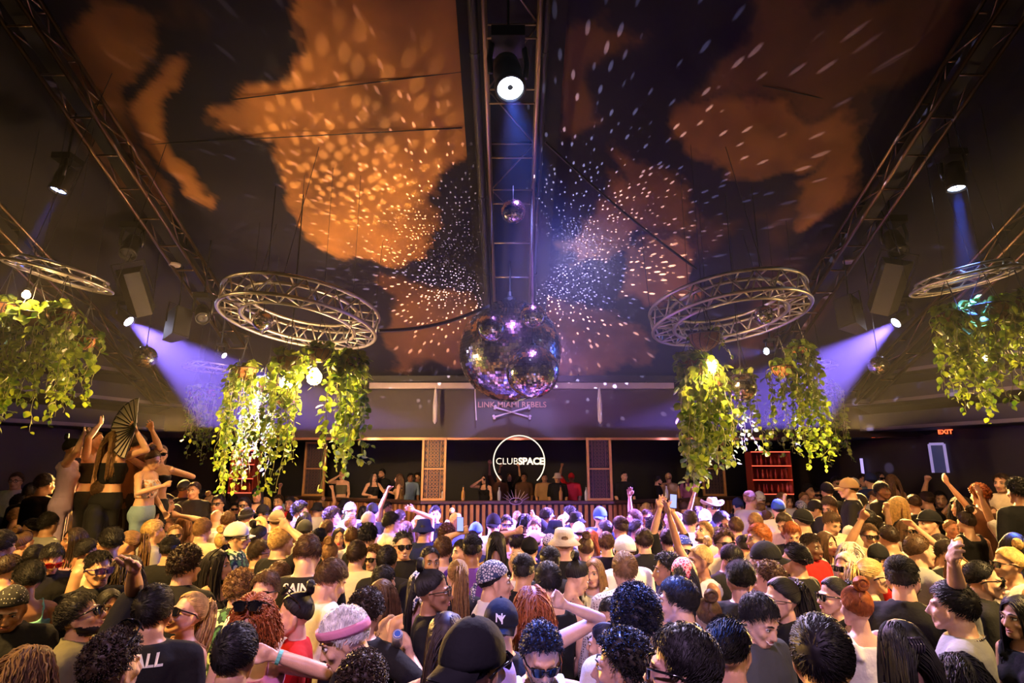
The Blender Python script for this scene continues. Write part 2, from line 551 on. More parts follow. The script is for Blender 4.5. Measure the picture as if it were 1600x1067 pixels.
# ------------------------------------------------------------------ truss rings
def truss_ring(c, Ro, Ri, h, n, label, tilt=(0, 0), tube=0.024, flat=False, m=ALU):
    root = empty('truss_ring', c)
    root.rotation_euler = (R(tilt[0]), R(tilt[1]), 0)
    def pt(r, z, a): return Vector((r * math.cos(a), r * math.sin(a), z))
    def loop(r, z): return [pt(r, z, 2 * math.pi * k / 72) for k in range(72)]
    chords = [(Ro, 0), (Ri, 0)] + ([] if flat else [(Ro, h), (Ri, h)])
    if flat: chords.append(((Ro + Ri) / 2, h))
    for r, z in chords:
        MB().tube(loop(r, z), tube, 10, closed=True).build('chord', m, root, smooth=True)
    b = MB()
    for k in range(n):
        a0 = 2 * math.pi * k / n; a1 = 2 * math.pi * (k + .5) / n; a2 = 2 * math.pi * (k + 1) / n
        if flat:
            M_ = (Ro + Ri) / 2
            prs = [((Ro, 0, a0), (Ri, 0, a1)), ((Ri, 0, a1), (Ro, 0, a2)), ((Ro, 0, a0), (M_, h, a1)), ((M_, h, a1), (Ri, 0, a2))]
        else:
            prs = [((Ro, 0, a0), (Ri, 0, a1)), ((Ri, 0, a1), (Ro, 0, a2)), ((Ro, 0, a0), (Ro, h, a1)), ((Ro, h, a1), (Ro, 0, a2)),
                   ((Ri, h, a0), (Ri, 0, a1)), ((Ri, 0, a1), (Ri, h, a2)), ((Ro, h, a0), (Ri, h, a0))]
        for p, q in prs:
            b.tube([pt(*p), pt(*q)], tube * 0.5, 6)
    b.build('bracing', m, root, smooth=True)
    for k in range(3):
        a = 2 * math.pi * (k + .3) / 3
        p = pt(Ro, h, a)
        wp = Vector(c) + p
        top = ceil_z(wp.x, wp.y) - c[2] + 0.02
        MB().tube([p, (p.x * 0.9, p.y * 0.9, top)], 0.004, 6).build('suspension_wire', DARK, root)
    tag(root, label, 'truss')
    return root
RL = P(467, 506, 8.0); RR = P(1140, 500, 8.0)
truss_ring(RL, 1.05, 0.76, 0.27, 18, 'large circular aluminium truss hanging left of the mirror balls', (-6.5, 6))
truss_ring(RR, 1.05, 0.76, 0.27, 18, 'large circular aluminium truss hanging right of the mirror balls', (-6.5, -6))
RFL = P(93, 433, 7.0); RFR = P(1507, 440, 7.0)
truss_ring(RFL, 0.56, 0.40, 0.09, 12, 'small circular truss at the far left above the hanging vines', (0, 13), 0.018, True)
truss_ring(RFR, 0.56, 0.40, 0.09, 12, 'small circular truss at the far right above the hanging vines', (0, -9), 0.018, True)
RBL = P(333, 579, 10.8); RBR = P(1262, 578, 10.8)
truss_ring(RBL, 0.50, 0.36, 0.09, 12, 'small distant circular truss lit violet, behind the large left ring', (0, 5), 0.018, True)
truss_ring(RBR, 0.50, 0.36, 0.09, 12, 'small distant circular truss behind the large right ring', (0, -6), 0.018, True)

# ------------------------------------------------------------------ hanging plants
m_leaf = bpy.data.materials.new('golden pothos leaf'); m_leaf.use_nodes = True
nt = m_leaf.node_tree; bs = nt.nodes['Principled BSDF']; bs.inputs['Roughness'].default_value = 0.38
tc = nt.nodes.new('ShaderNodeTexCoord'); nz = nt.nodes.new('ShaderNodeTexNoise'); nz.inputs['Scale'].default_value = 9
cr = nt.nodes.new('ShaderNodeValToRGB')
cr.color_ramp.elements[0].position = 0.35; cr.color_ramp.elements[0].color = (0.05, 0.13, 0.012, 1)
cr.color_ramp.elements[1].position = 0.68; cr.color_ramp.elements[1].color = (0.36, 0.46, 0.05, 1)
nt.links.new(tc.outputs['Object'], nz.inputs['Vector']); nt.links.new(nz.outputs['Fac'], cr.inputs['Fac'])
nt.links.new(cr.outputs['Color'], bs.inputs['Base Color'])
tl = nt.nodes.new('ShaderNodeBsdfTranslucent'); nt.links.new(cr.outputs['Color'], tl.inputs['Color'])
ms = nt.nodes.new('ShaderNodeMixShader'); ms.inputs[0].default_value = 0.35
nt.links.new(bs.outputs[0], ms.inputs[1]); nt.links.new(tl.outputs[0], ms.inputs[2])
nt.links.new(ms.outputs[0], nt.nodes['Material Output'].inputs['Surface'])
m_stem = mat('pale vine stem', (0.34, 0.36, 0.14), 0.6)
m_coir = mat('brown coir basket', (0.16, 0.075, 0.03), 0.9, noise=0.5, nscale=18, bump=0.6, bscale=60)
m_clay = mat('terracotta coir basket', (0.42, 0.17, 0.06), 0.8, noise=0.3, nscale=14, bump=0.4, bscale=60)
m_wick = pattern_mat('honeycomb wicker', 'paisley', (0.30, 0.18, 0.08), (0.05, 0.03, 0.02), 14.0, 0.8, 0.08)
LEAF = np.array([(0, 0, 0), (.30, .12, .06), (.50, .42, .05), (.34, .78, .02), (0, 1.12, -.06), (-.34, .78, .02), (-.50, .42, .05), (-.30, .12, .06), (0, .45, -.05)])
LF = [(0, 1, 2, 8), (8, 2, 3, 4), (0, 8, 6, 7), (8, 4, 5, 6)]
def basket(kind, r, root):
    m = {'coir': m_coir, 'clay': m_clay, 'wick': m_wick}[kind]
    prof = [(r * .25, -r * 1.0), (r * .62, -r * .82), (r * .90, -r * .45), (r, 0), (r * 1.04, .02), (r * .96, .02), (r * .9, -.04)]
    MB().lathe(prof, 28).build('basket', m, root, smooth=True)
    b = MB()
    b.tube([(r * 1.03 * math.cos(a), r * 1.03 * math.sin(a), .01) for a in np.linspace(0, 2 * math.pi, 24, endpoint=False)], .008, 6, closed=True)
    for k in range(10):
        a = 2 * math.pi * k / 10
        b.tube([(q * math.cos(a + j * .12) * 1.03, q * math.sin(a + j * .12) * 1.03, z) for j, (q, z) in enumerate(prof[:4])], .005, 5)
    b.build('wire_rim', DARK, root)
    MB().sphere((0, 0, -.03), (r * .88, r * .88, .05), 16, 6).build('soil', mat('dark potting soil', (0.03, 0.02, 0.012), 0.95), root)
def plant(c, r, kind, nst, lo, hi, seed, label, ls=0.055, hang=0.45, spread=1.25, skew=(0, 0), group=None, bushy=60):
    rg = np.random.default_rng(seed)
    root = empty('hanging_plant', c)
    basket(kind, r, root)
    cords = MB()
    cords.tube([(0, 0, hang), (0, 0, ceil_z(c[0], c[1]) - c[2])], .003, 5)
    for k in range(3):
        a = 2 * math.pi * k / 3 + .4
        cords.tube([(r * math.cos(a), r * math.sin(a), .01), (0, 0, hang)], .004, 5)
    cords.build('hanger_cord', DARK, root)
    K = 26
    L = rg.uniform(lo, hi, nst)
    a = rg.uniform(0, 2 * math.pi, nst)
    paths = np.zeros((nst, K, 3))
    for i in range(nst):
        s = np.linspace(0, 1, K)
        rad = r * spread * (0.55 + 0.65 * rg.random())
        out = np.minimum(1, s * 5 + .35)
        x = rad * out * math.cos(a[i]) + np.cumsum(rg.normal(0, .012, K)) + skew[0] * s
        y = rad * out * math.sin(a[i]) + np.cumsum(rg.normal(0, .012, K)) + skew[1] * s
        z = .06 * np.sin(np.minimum(s * 8, math.pi)) - L[i] * np.maximum(0, s - .04)
        if rg.random() < .3:            # the tip curls back up
            z[-4:] += np.array([.02, .05, .09, .12]) * 1.2
            x[-4:] += np.array([.02, .05, .08, .09]) * rg.choice([-1, 1])
        paths[i] = np.stack([x, y, z], 1)
    v, q = tubes_np(paths, np.linspace(.006, .003, K), 4)
    link('vine_stem', np_mesh('vine_stem', v, q, [m_stem]), root)
    # leaves, heart shaped, alternating along each vine and bushy at the rim
    pos, sz = [], []
    for i in range(nst):
        n = max(5, int(L[i] / 0.055))
        for u in np.linspace(0.02, 1, n):
            f = u * (K - 1); k = min(K - 2, int(f))
            p = paths[i, k] * (1 - f + k) + paths[i, k + 1] * (f - k)
            pos.append(p); sz.append(ls * 1.45 * rg.uniform(.6, 1.3) * (1.15 - .45 * u))
    for _ in range(bushy):
        th = rg.uniform(0, 2 * math.pi); q_ = r * rg.uniform(.1, 1.15)
        pos.append((q_ * math.cos(th), q_ * math.sin(th), rg.uniform(0, .14))); sz.append(ls * 1.3 * rg.uniform(.8, 1.5))
    pos = np.array(pos); sz = np.array(sz); N = len(pos)
    yaw = rg.uniform(0, 2 * math.pi, N); pit = rg.uniform(-1.45, -.1, N); rol = rg.normal(0, .5, N)
    cy, sy, cp, sp, crr, srr = np.cos(yaw), np.sin(yaw), np.cos(pit), np.sin(pit), np.cos(rol), np.sin(rol)
    V = LEAF[None] * sz[:, None, None]
    x = V[..., 0] * crr[:, None] + V[..., 2] * srr[:, None]
    z = -V[..., 0] * srr[:, None] + V[..., 2] * crr[:, None]
    y = V[..., 1]
    y2 = y * cp[:, None] - z * sp[:, None]; z2 = y * sp[:, None] + z * cp[:, None]
    x3 = x * cy[:, None] - y2 * sy[:, None]; y3 = x * sy[:, None] + y2 * cy[:, None]
    off = np.stack([-sy, cy, np.zeros(N)], 1) * 0.022
    W = np.stack([x3, y3, z2], -1) + (pos + off)[:, None]
    Q = (np.arange(N)[:, None, None] * 9 + np.array(LF)[None]).reshape(-1, 4)
    link('foliage', np_mesh('foliage', W.reshape(-1, 3), Q, [m_leaf]), root)
    tag(root, label, 'plant', group)
    return root
LP = 'around the large left truss ring'
plant(P(452, 560, 7.6), .155, 'coir', 16, .9, 2.0, 1, 'trailing plant in a brown coir basket, left front of the left truss ring', skew=(-.12, 0))
plant(P(500, 548, 7.5), .150, 'coir', 9, .2, .6, 2, 'short leafy plant in a brown basket, middle front of the left truss ring', skew=(0, 0))
plant(P(546, 563, 7.6), .165, 'wick', 20, .8, 1.75, 3, 'bushy vine in a honeycomb wicker basket, right end of the left truss ring', ls=.072, bushy=90)
plant(P(383, 577, 8.4), .155, 'clay', 24, .9, 1.85, 4, 'vine curtain from a terracotta basket, left end of the left truss ring')
plant(P(418, 600, 9.0), .15, 'coir', 14, .8, 1.4, 5, 'dense vine hanging at the back left of the left truss ring')
plant(P(305, 612, 10.6), .12, 'coir', 10, .6, 1.1, 6, 'small vine under the distant violet-lit ring, leftmost')
plant(P(330, 610, 11.0), .12, 'clay', 10, .6, 1.5, 7, 'small vine under the distant violet-lit ring, beside a terracotta pot')
plant(P(1101, 524, 7.2), .19, 'coir', 3, .15, .3, 8, 'big empty-looking striped brown basket in front of the right truss ring', bushy=6, hang=.4)
plant(P(1083, 566, 7.5), .19, 'coir', 26, .9, 1.65, 9, 'thick vine curtain at the left end of the right truss ring', ls=.07, bushy=110)
plant(P(1112, 590, 7.9), .17, 'coir', 16, .9, 1.4, 10, 'thick vine just right of the warm bulb under the right truss ring', ls=.065)
plant(P(1160, 588, 8.2), .15, 'coir', 12, .7, 1.3, 11, 'slender vine hanging around the small mirror ball on the right')
plant(P(1222, 574, 8.2), .14, 'clay', 14, .5, 1.2, 12, 'vine in a terracotta basket, right end of the right truss ring')
plant(P(1250, 545, 8.4), .15, 'clay', 26, .7, 1.8, 13, 'tall vine curtain with a bushy crown, outer right of the right truss ring', ls=.06, bushy=110, skew=(.06, 0))
plant(P(1285, 604, 10.6), .20, 'coir', 24, .7, 1.5, 14, 'bluish lit vine under the distant ring at the right', ls=.06)
plant(P(1215, 640, 10.8), .14, 'coir', 12, .4, .9, 15, 'grey-green vine behind the red shelves, under the distant right ring', ls=.06)
plant(P(50, 492, 6.6), .16, 'coir', 16, .8, 1.4, 16, 'vine in a dark round basket next to the far left bulb', ls=.06)
plant(P(96, 488, 6.6), .15, 'coir', 16, .6, 1.35, 17, 'bright vine in a striped brown basket under the far left ring', ls=.06)
plant(P(8, 478, 6.9), .14, 'coir', 14, .8, 1.5, 18, 'vine cut by the left edge of the picture', ls=.055)
plant(P(133, 530, 7.2), .13, 'clay', 12, .4, 1.0, 19, 'rightmost vine of the far left cluster, beside a terracotta basket', ls=.065)
plant(P(1487, 492, 6.7), .15, 'coir', 22, .6, 1.3, 20, 'bright vine at the left of the far right cluster', ls=.06, bushy=90)
plant(P(1545, 480, 6.6), .20, 'coir', 16, .5, 1.3, 21, 'shaded vine in a dark basket in the middle of the far right cluster', ls=.06)
plant(P(1592, 470, 6.7), .15, 'coir', 18, .4, 1.1, 22, 'bright vine cut by the right edge of the picture', ls=.065)

# ------------------------------------------------------------------ warm bulbs
def bulb(c, r, label, col=(1.0, 0.62, 0.26), es=60.0, power=200.0, up=0.5, lc=WARM):
    root = empty('light_bulb', c)
    mb = MB().lathe([(.012, r * 1.5), (r * .45, r * 1.15), (r * .95, r * .45), (r, 0), (r * .85, -r * .6), (r * .4, -r * .95), (.004, -r * 1.02)], 20)
    mb.build('glass', mat('glowing filament bulb %d' % int(es), (1, .8, .5), .3, emit=col, es=es), root, smooth=True)
    MB().lathe([(.028, r * 1.25), (.03, r * 1.9), (.02, r * 2.1)], 14).build('socket', BLACK, root)
    MB().tube([(0, 0, r * 2), (0.01, 0, r * 2 + up)], .006, 6).build('cord', RUB, root)
    l = light('POINT', 'bulb_light', (0, 0, -r * 1.3), lc, power, size=r)
    l.parent = root
    tag(root, label, 'light bulb')
    return root
BULBS = [
    (449, 600, 7.9, .10, 260, 520, 'blinding warm bulb under the left truss ring, left of the pair'),
    (491, 590, 7.9, .10, 260, 520, 'blinding warm bulb under the left truss ring, right of the pair'),
    (1113, 571, 7.4, .055, 200, 420, 'warm bulb glowing at the left of the right truss ring'),
    (41, 461, 6.5, .04, 150, 130, 'warm bulb at the far left beside a dark basket'),
    (1540, 560, 7.2, .03, 60, 160, 'small warm bulb hidden among the far right vines')]
for px, py, t, r, es, pw, lab in BULBS:
    bulb(P(px, py, t), r, lab, es=es, power=pw)

# ------------------------------------------------------------------ mirror balls
m_tile = mat('mirror tile', (0.88, 0.86, 0.88), 0.10, 1.0)
m_core = mat('dark ball core', (0.03, 0.028, 0.03), 0.5, 0.5)
def mirror_ball(c, r, rows, label, hangto=None, jit=0.04, seed=0):
    rg = np.random.default_rng(seed + 50)
    root = empty('mirror_ball', c)
    MB().sphere((0, 0, 0), r * .985, 32, 20).build('ball_core', m_core, root, smooth=True)
    V, n = [], 0
    for i in range(rows):
        th = math.pi * (i + .5) / rows
        m = max(4, int(2 * rows * math.sin(th)))
        ph = 2 * math.pi * (np.arange(m) + .5) / m
        N = np.stack([math.sin(th) * np.cos(ph), math.sin(th) * np.sin(ph), np.full(m, math.cos(th))], 1)
        E = np.stack([-np.sin(ph), np.cos(ph), np.zeros(m)], 1)
        U = np.cross(N, E)
        hs = math.pi / rows / 2 * r * .93; he = math.pi * math.sin(th) / m * r * .93
        a = rg.normal(0, jit, (m, 1)); b = rg.normal(0, jit, (m, 1))
        Ej = E + N * a; Uj = U + N * b
        C = N * r
        q = np.stack([C - Ej * he - Uj * hs, C + Ej * he - Uj * hs, C + Ej * he + Uj * hs, C - Ej * he + Uj * hs], 1)
        V.append(q.reshape(-1, 3)); n += m
    link('mirror_tiles', np_mesh('mirror_tiles', np.concatenate(V)[:, :], np.arange(n * 4).reshape(-1, 4)[:, ::-1], [m_tile], False), root)
    MB().lathe([(r * .12, r * .98), (r * .12, r * 1.06), (r * .05, r * 1.1), (r * .04, r * 1.2)], 16).build('hanging_cap', DARK, root)
    top = hangto if hangto is not None else ceil_z(c[0], c[1]) - c[2]
    MB().tube([(0, 0, r * 1.1), (0, 0, top)], .006 if r < .5 else .014, 6).build('hanging_cable', DARK, root)
    tag(root, label, 'mirror ball')
    return root
big = P(797, 548, 9.0)
mirror_ball(big, .80, 56, 'huge mirror ball hanging over the DJ booth', truss_z(big.y) - big.z + .1, seed=1)
b2 = P(832, 580, 7.6); mirror_ball(b2, .35, 40, 'medium mirror ball in front of the huge one, lower right', truss_z(b2.y) - b2.z + .1, seed=2)
b3 = P(767, 511, 7.6); mirror_ball(b3, .19, 26, 'small mirror ball over the upper left of the huge one', truss_z(b3.y) - b3.z + .1, seed=3)
b4 = P(833, 493, 7.6); mirror_ball(b4, .165, 26, 'smallest mirror ball over the upper right of the huge one', truss_z(b4.y) - b4.z + .1, seed=4)
mirror_ball(P(227, 558, 8.6), .165, 24, 'small mirror ball hanging alone on the left, beside the violet beam', seed=5)
mirror_ball(P(1373, 571, 8.8), .145, 24, 'small mirror ball hanging alone on the right, beside the violet beam', seed=6)
mirror_ball(P(1159, 606, 7.8), .195, 26, 'mirror ball among the vines under the right truss ring', seed=7)
mirror_ball(P(448, 622, 7.8), .15, 24, 'mirror ball in the glare under the left truss ring', seed=8)
mirror_ball(P(411, 502, 7.9), .135, 22, 'dark mirror ball inside the large left truss ring', seed=9)
mirror_ball(P(1194, 492, 7.9), .13, 22, 'dark mirror ball inside the large right truss ring', seed=10)
mirror_ball(P(802, 330, 7.3), .155, 24, 'small mirror ball half hidden inside the central truss', .35, seed=11)

# the mirror balls scatter hundreds of light spots: a lamp whose beam is broken up by direction
def facet_light(loc, color, power, scale, thr, aim, ang, name='mirror_ball_sparkle'):
    l = light('SPOT', name, loc, color, power, aim, size=.0, angle=ang, blend=.6)
    l.data.use_nodes = True
    nt = l.data.node_tree; em = nt.nodes['Emission']
    tc = nt.nodes.new('ShaderNodeTexCoord'); vo = nt.nodes.new('ShaderNodeTexVoronoi'); vo.inputs['Scale'].default_value = scale
    vo.inputs['Randomness'].default_value = .55
    nt.links.new(tc.outputs['Normal'], vo.inputs['Vector'])
    mr = nt.nodes.new('ShaderNodeMapRange'); mr.inputs[1].default_value = thr; mr.inputs[2].default_value = thr * .6
    mr.inputs[3].default_value = 0; mr.inputs[4].default_value = 1
    nt.links.new(vo.outputs['Distance'], mr.inputs[0]); nt.links.new(mr.outputs[0], em.inputs['Strength'])
    return l
FACETS = [
    (big + Vector((.80, .38, .62)), (.62, .55, 1.0), 4500, 17.0, .25, big + Vector((2.2, 2.0, 1.9)), 130),
    (big + Vector((-.80, .38, .60)), (1.0, .70, .75), 3200, 17.0, .25, big + Vector((-2.0, 2.0, 1.9)), 125),
    (big + Vector((.72, -.50, .62)), (.60, .55, 1.0), 2500, 26.0, .24, big + Vector((1.8, -.9, 2.0)), 120),
    (big + Vector((-.75, -.50, .62)), (1.0, .70, .75), 1300, 26.0, .24, big + Vector((-1.6, -.5, 2.0)), 110),
    (P(466, 556, 7.9), (1.0, .66, .30), 420, 18.0, .46, (-2.3, 7.4, 6.3), 56)]
for a in FACETS: facet_light(*a)
light('SPOT', 'mirror_ball_blue_bounce', big + Vector((.62, -.5, .55)), (.10, .16, 1.0), 220, big + Vector((1.3, .8, 2.0)), size=.1, angle=140, blend=1)  # added lamp in place of blue light bounced off the ball
light('SPOT', 'mirror_ball_fill_spot', (0.0, 5.6, 6.75), (.35, .32, 1.0), 3500, (0, 8.6, 4.9), size=.05, angle=22, blend=.6)  # unseen spot added to throw blue along the truss onto the ball

# ------------------------------------------------------------------ moving heads and spots
light('SPOT', 'stage_glow_left', (-3.0, 11.6, 2.9), (1.0, .55, .30), 60, (-2.9, 12.9, 1.9), size=.1, angle=95, blend=1)  # this and the next two: unseen spots added to brighten people on stage
light('SPOT', 'stage_glow_right', (3.3, 11.6, 2.9), (.85, .45, .8), 22, (3.0, 12.9, 1.9), size=.1, angle=95, blend=1)
light('SPOT', 'stage_glow_centre', (0.1, 11.6, 2.9), (.9, .35, .35), 16, (0.1, 13.2, 1.8), size=.1, angle=100, blend=1)
def moving_head(c, target, col, power, label, s=1.0, angle=14, es=0, lens=(0.5, 0.6, 1.0), blend=.35, hang=True, cap=None):
    """base on the truss, yoke, tilting head with a glass lens"""
    root = empty('stage_light', c)
    d = (Vector(target) - Vector(c)).normalized()
    q = d.to_track_quat('Z', 'Y'); M = q.to_matrix()
    MB().box((0, 0, .30 * s), (.26 * s, .26 * s, .09 * s)).build('base', BLACK, root)
    y = MB()
    yaw = math.atan2(d.y, d.x)
    sd = Vector((-math.sin(yaw), math.cos(yaw), 0))
    for k in (-1, 1):
        y.tube([sd * (.13 * s * k) + Vector((0, 0, .27 * s)), sd * (.15 * s * k) + Vector((0, 0, .12 * s)), sd * (.14 * s * k)], .022 * s, 8)
    y.build('yoke', BLACK, root, smooth=True)
    prof = [(.06 * s, -.20 * s), (.10 * s, -.17 * s), (.115 * s, -.02 * s), (.105 * s, .10 * s), (.12 * s, .15 * s), (.12 * s, .20 * s), (.10 * s, .20 * s), (.098 * s, .17 * s)]
    MB().lathe(prof, 24, M=M).build('head', BLACK, root, smooth=True)
    lm = mat('lit lens %s' % label[:24], (.9, .9, 1), .1, emit=lens, es=es) if es else mat('dark glass lens', (.05, .05, .07), .05, spec=1.0)
    MB().lathe([(.001, .165 * s), (.05 * s, .176 * s), (.097 * s, .172 * s), (.097 * s, .165 * s)], 24, M=M).build('lens', lm, root, smooth=True)
    if hang:
        top = (cap if cap is not None else ceil_z(c[0], c[1]) - c[2])
        MB().tube([(0, 0, .33 * s), (0, 0, max(top, .4 * s))], .012, 6).build('clamp', DARK, root)
    if power:
        l = light('SPOT', 'beam', d * (.22 * s), col, power, size=.05 * s, angle=angle, blend=blend)
        l.rotation_euler = d.to_track_quat('-Z', 'Y').to_euler()
        l.parent = root
    tag(root, label, 'stage light')
    return root
HEADS = [
    (794, 118, 5.6, (0.45, 2.9, 1.5), BLUE, 5200, 'bright blue-white stage light inside the central truss', 1.25, 20, 60, (.75, .85, 1.0)),
    (190, 494, 9.6, (-2.4, 9.1, 2.0), VIOL, 75000, 'bright violet stage light on the far left throwing a wide beam', .9, 34, 60, (.7, .7, 1.0)),
    (1411, 496, 9.6, (2.4, 9.1, 2.0), VIOL, 75000, 'bright violet stage light on the far right throwing a wide beam', .9, 34, 60, (.7, .7, 1.0)),
    (1492, 275, 7.0, (5.0, 6.2, 1.0), BLUE, 16000, 'blue stage light high at the upper right', .9, 13, 60, (.6, .75, 1.0)),
    (100, 280, 7.2, (-6.4, 6.0, 1.0), BLUE, 4000, 'small blue stage light high at the upper left', .9, 12, 12, (.4, .5, 1.0)),
    (1204, 548, 10.0, (2.2, 8.6, 3.9), BLUE, 1500, 'small blue-white stage light behind the right truss ring', .6, 24, 40, (.7, .85, 1.0)),
    (345, 552, 10.0, (-1.2, 8.6, 2.0), VIOL, 900, 'small violet stage light behind the left vines', .5, 24, 30, (.8, .6, 1.0)),
    (205, 385, 8.6, (-5.0, 6.0, 2.0), BLUE, 0, 'unlit black moving head on the left truss, above the big speaker', 1.0, 20, 0, (1, 1, 1)),
    (316, 490, 9.0, (-3.0, 6.0, 2.0), BLUE, 0, 'unlit black moving head just left of the large left ring', .9, 20, 0, (1, 1, 1)),
    (1398, 380, 8.4, (5.0, 6.0, 2.0), BLUE, 0, 'unlit black moving head on the right truss, above the big speaker', 1.1, 20, 0, (1, 1, 1))]
for px, py, t, tg, col, pw, lab, s, ang, es, lens in HEADS:
    moving_head(P(px, py, t), tg, col, pw, lab, s, ang, es, lens)

# speakers hung from the side trusses
def speaker(px, py, t, w_, h_, d_, rot, label):
    root = empty('hanging_speaker', P(px, py, t))
    root.rotation_euler = [R(a) for a in rot]
    v = [(-w_ / 2, -d_ / 2, -h_ / 2), (w_ / 2, -d_ / 2, -h_ / 2), (w_ * .28, d_ / 2, -h_ / 2), (-w_ * .28, d_ / 2, -h_ / 2)]
    v += [(x, y_, h_ / 2) for x, y_, _ in v]
    MB().add(v, [(0, 3, 2, 1), (4, 5, 6, 7), (0, 1, 5, 4), (1, 2, 6, 5), (2, 3, 7, 6), (3, 0, 4, 7)]).build('cabinet', mat('black speaker cabinet', (.02, .02, .023), .5, bump=.15, bscale=120), root)
    MB().box((0, -d_ / 2 - .008, 0), (w_ * .92, .014, h_ * .94)).build('grille', mat('speaker grille', (.018, .018, .022), .55, .2, bump=.5, bscale=400), root)
    MB().tube([(-w_ / 2 - .03, 0, 0), (-w_ / 2 - .03, 0, h_ * .68), (w_ / 2 + .03, 0, h_ * .68), (w_ / 2 + .03, 0, 0)], .013, 6).build('yoke', DARK, root)
    c = root.location; mi = root.rotation_euler.to_matrix().inverted()
    MB().tube([(0, 0, h_ * .68), mi @ Vector((0, 0, ceil_z(c.x, c.y) - c.z))], .01, 6).build('suspension_wire', DARK, root)
    tag(root, label, 'speaker')
speaker(214, 456, 8.6, .36, .66, .40, (-28, 22, -150), 'big black speaker box tilted under the left truss')
speaker(275, 507, 8.9, .26, .48, .34, (-10, 8, 60), 'smaller black wedge speaker hanging left of the left truss ring')
speaker(1331, 492, 8.7, .28, .50, .36, (-12, -10, -60), 'smaller black wedge speaker hanging right of the right truss ring')
speaker(1388, 448, 8.3, .40, .74, .42, (-28, -22, 150), 'big black speaker box tilted under the right truss')
for px, py, t, lab in ((273, 414, 9.0, 'small round pale ceiling lamp on the left truss'), (1326, 409, 9.0, 'small round pale ceiling lamp on the right truss')):
    root = empty('round_lamp', P(px, py, t))
    MB().lathe([(.001, -.02), (.075, -.02), (.085, -.005), (.085, .02), (.03, .03)], 24).build('diffuser', mat('frosted disc', (.75, .62, .58), .4), root, smooth=True)
    MB().tube([(0, 0, .03), (0, 0, ceil_z(root.location.x, root.location.y) - root.location.z)], .008, 6).build('rod', DARK, root)
    tag(root, lab, 'lamp')

# ------------------------------------------------------------------ stage
m_wood = mat('amber oak slat', (0.42, 0.19, 0.07), 0.45, noise=0.35, nscale=8)
m_wood2 = mat('oak door frame', (0.50, 0.26, 0.10), 0.4, noise=0.3, nscale=10)
m_cap = mat('dark walnut rail top', (0.06, 0.03, 0.02), 0.35, noise=0.3, nscale=10)
RZ = 1.67
FR = [(-5.1, 13.5), (-1.76, 11.5), (1.95, 11.5), (5.1, 13.3)]
struct(MB().add([(x, y + .25, 0) for x, y in FR] + [(6.5, 15.7, 0), (-6.5, 15.7, 0)] + [(x, y + .25, .78) for x, y in FR] + [(6.5, 15.7, .78), (-6.5, 15.7, .78)],
       [(0, 1, 7, 6), (1, 2, 8, 7), (2, 3, 9, 8), (3, 4, 10, 9), (4, 5, 11, 10), (5, 0, 6, 11), (6, 7, 8, 9, 10, 11), (5, 4, 3, 2, 1, 0)]).build('floor_stage', m_floor))
labs = ['slatted wooden booth front, left section angled to the side', 'long slatted wooden booth front in the centre of the stage', 'slatted wooden booth front, right section angled to the side']
for i in range(3):
    a = Vector((*FR[i], 0)); b = Vector((*FR[i + 1], 0)); d = b - a; L = d.length; ang = math.atan2(d.y, d.x)
    root = empty('booth_front', a, ang)
    MB().box((L / 2, .10, RZ / 2), (L, .06, RZ)).build('backing_panel', mat('dark brown backing', (.045, .02, .012), .6), root)
    n = int(L / .115)
    s_ = MB()
    for k in range(n):
        s_.box((L * (k + .5) / n, .04, RZ / 2), (.062, .06, RZ - .06))
    s_.build('slats', m_wood, root)
    MB().box((L / 2, .10, RZ + .02), (L + .04, .26, .05)).build('rail_top', m_cap, root)
    tag(root, labs[i], 'stage front')
# DJ tables behind the centre front
MB_ = MB().box((0.1, 12.0, RZ - .12), (3.4, .55, .06)); root = empty('dj_table', (0.1, 12.0, .78))
MB().box((0, 0, .74), (3.3, .5, .05)).build('tabletop', BLACK, root)
for x in (-1.55, 1.55):
    for y_ in (-.2, .2): MB().box((x, y_, .36), (.06, .06, .72)).build('leg', BLACK, root)
tag(root, 'long black DJ table behind the centre of the booth front', 'table')
rg = np.random.default_rng(5)
for k, x in enumerate((-.5, .15, .7, 1.25)):
    root = empty('dj_deck', (x, 12.0, .78 + .765))
    MB().box((0, 0, .035), (.42, .36, .07)).build('body', DARK, root)
    MB().lathe([(.12, 0), (.12, .02), (.01, .022)], 24, c=(0, 0, .07)).build('jog_wheel', mat('lit jog wheel', (.1, .1, .12), .3, emit=(.3, .25, 1), es=.6), root)
    for j in range(5): MB().lathe([(.012, 0), (.010, .025), (.001, .026)], 8, c=(-.16 + .08 * j, -.14, .07)).build('knob', CHROME, root)
    tag(root, 'dark DJ deck with a glowing wheel, %s on the booth table' % ['leftmost', 'second from left', 'third from left', 'rightmost'][k], 'DJ equipment')
# glasses and bottles on the rail
bk = [(-1.35, 'clear'), (-.95, 'amber'), (-.25, 'clear'), (.95, 'amber'), (1.45, 'clear'), (3.2, 'clear'), (3.5, 'amber')]
for k, (x, c) in enumerate(bk):
    t_ = (x - 1.95) / (5.1 - 1.95); yy = 11.6 if x < 1.95 else 11.6 + t_ * 1.8
    root = empty('bottle', (x, yy, RZ + .045))
    MB().lathe([(.034, 0), (.036, .02), (.036, .16), (.014, .21), (.013, .27), (.001, .271)], 14).build('glass', mat('bottle glass ' + c, (.5, .55, .6) if c == 'clear' else (.4, .2, .05), .08, spec=1.0), root, smooth=True)
    MB().lathe([(.015, 0), (.015, .03), (.001, .031)], 10, c=(0, 0, .255)).build('cap', BLACK, root)
    tag(root, '%s bottle on the booth rail, %s' % (c, ['left end of the centre section', 'second from the left end of the centre section', 'left of the sun ornament', 'right of the sun ornament', 'by the dark lattice panel', 'on the right section, first', 'on the right section, last'][k]), 'bottle')
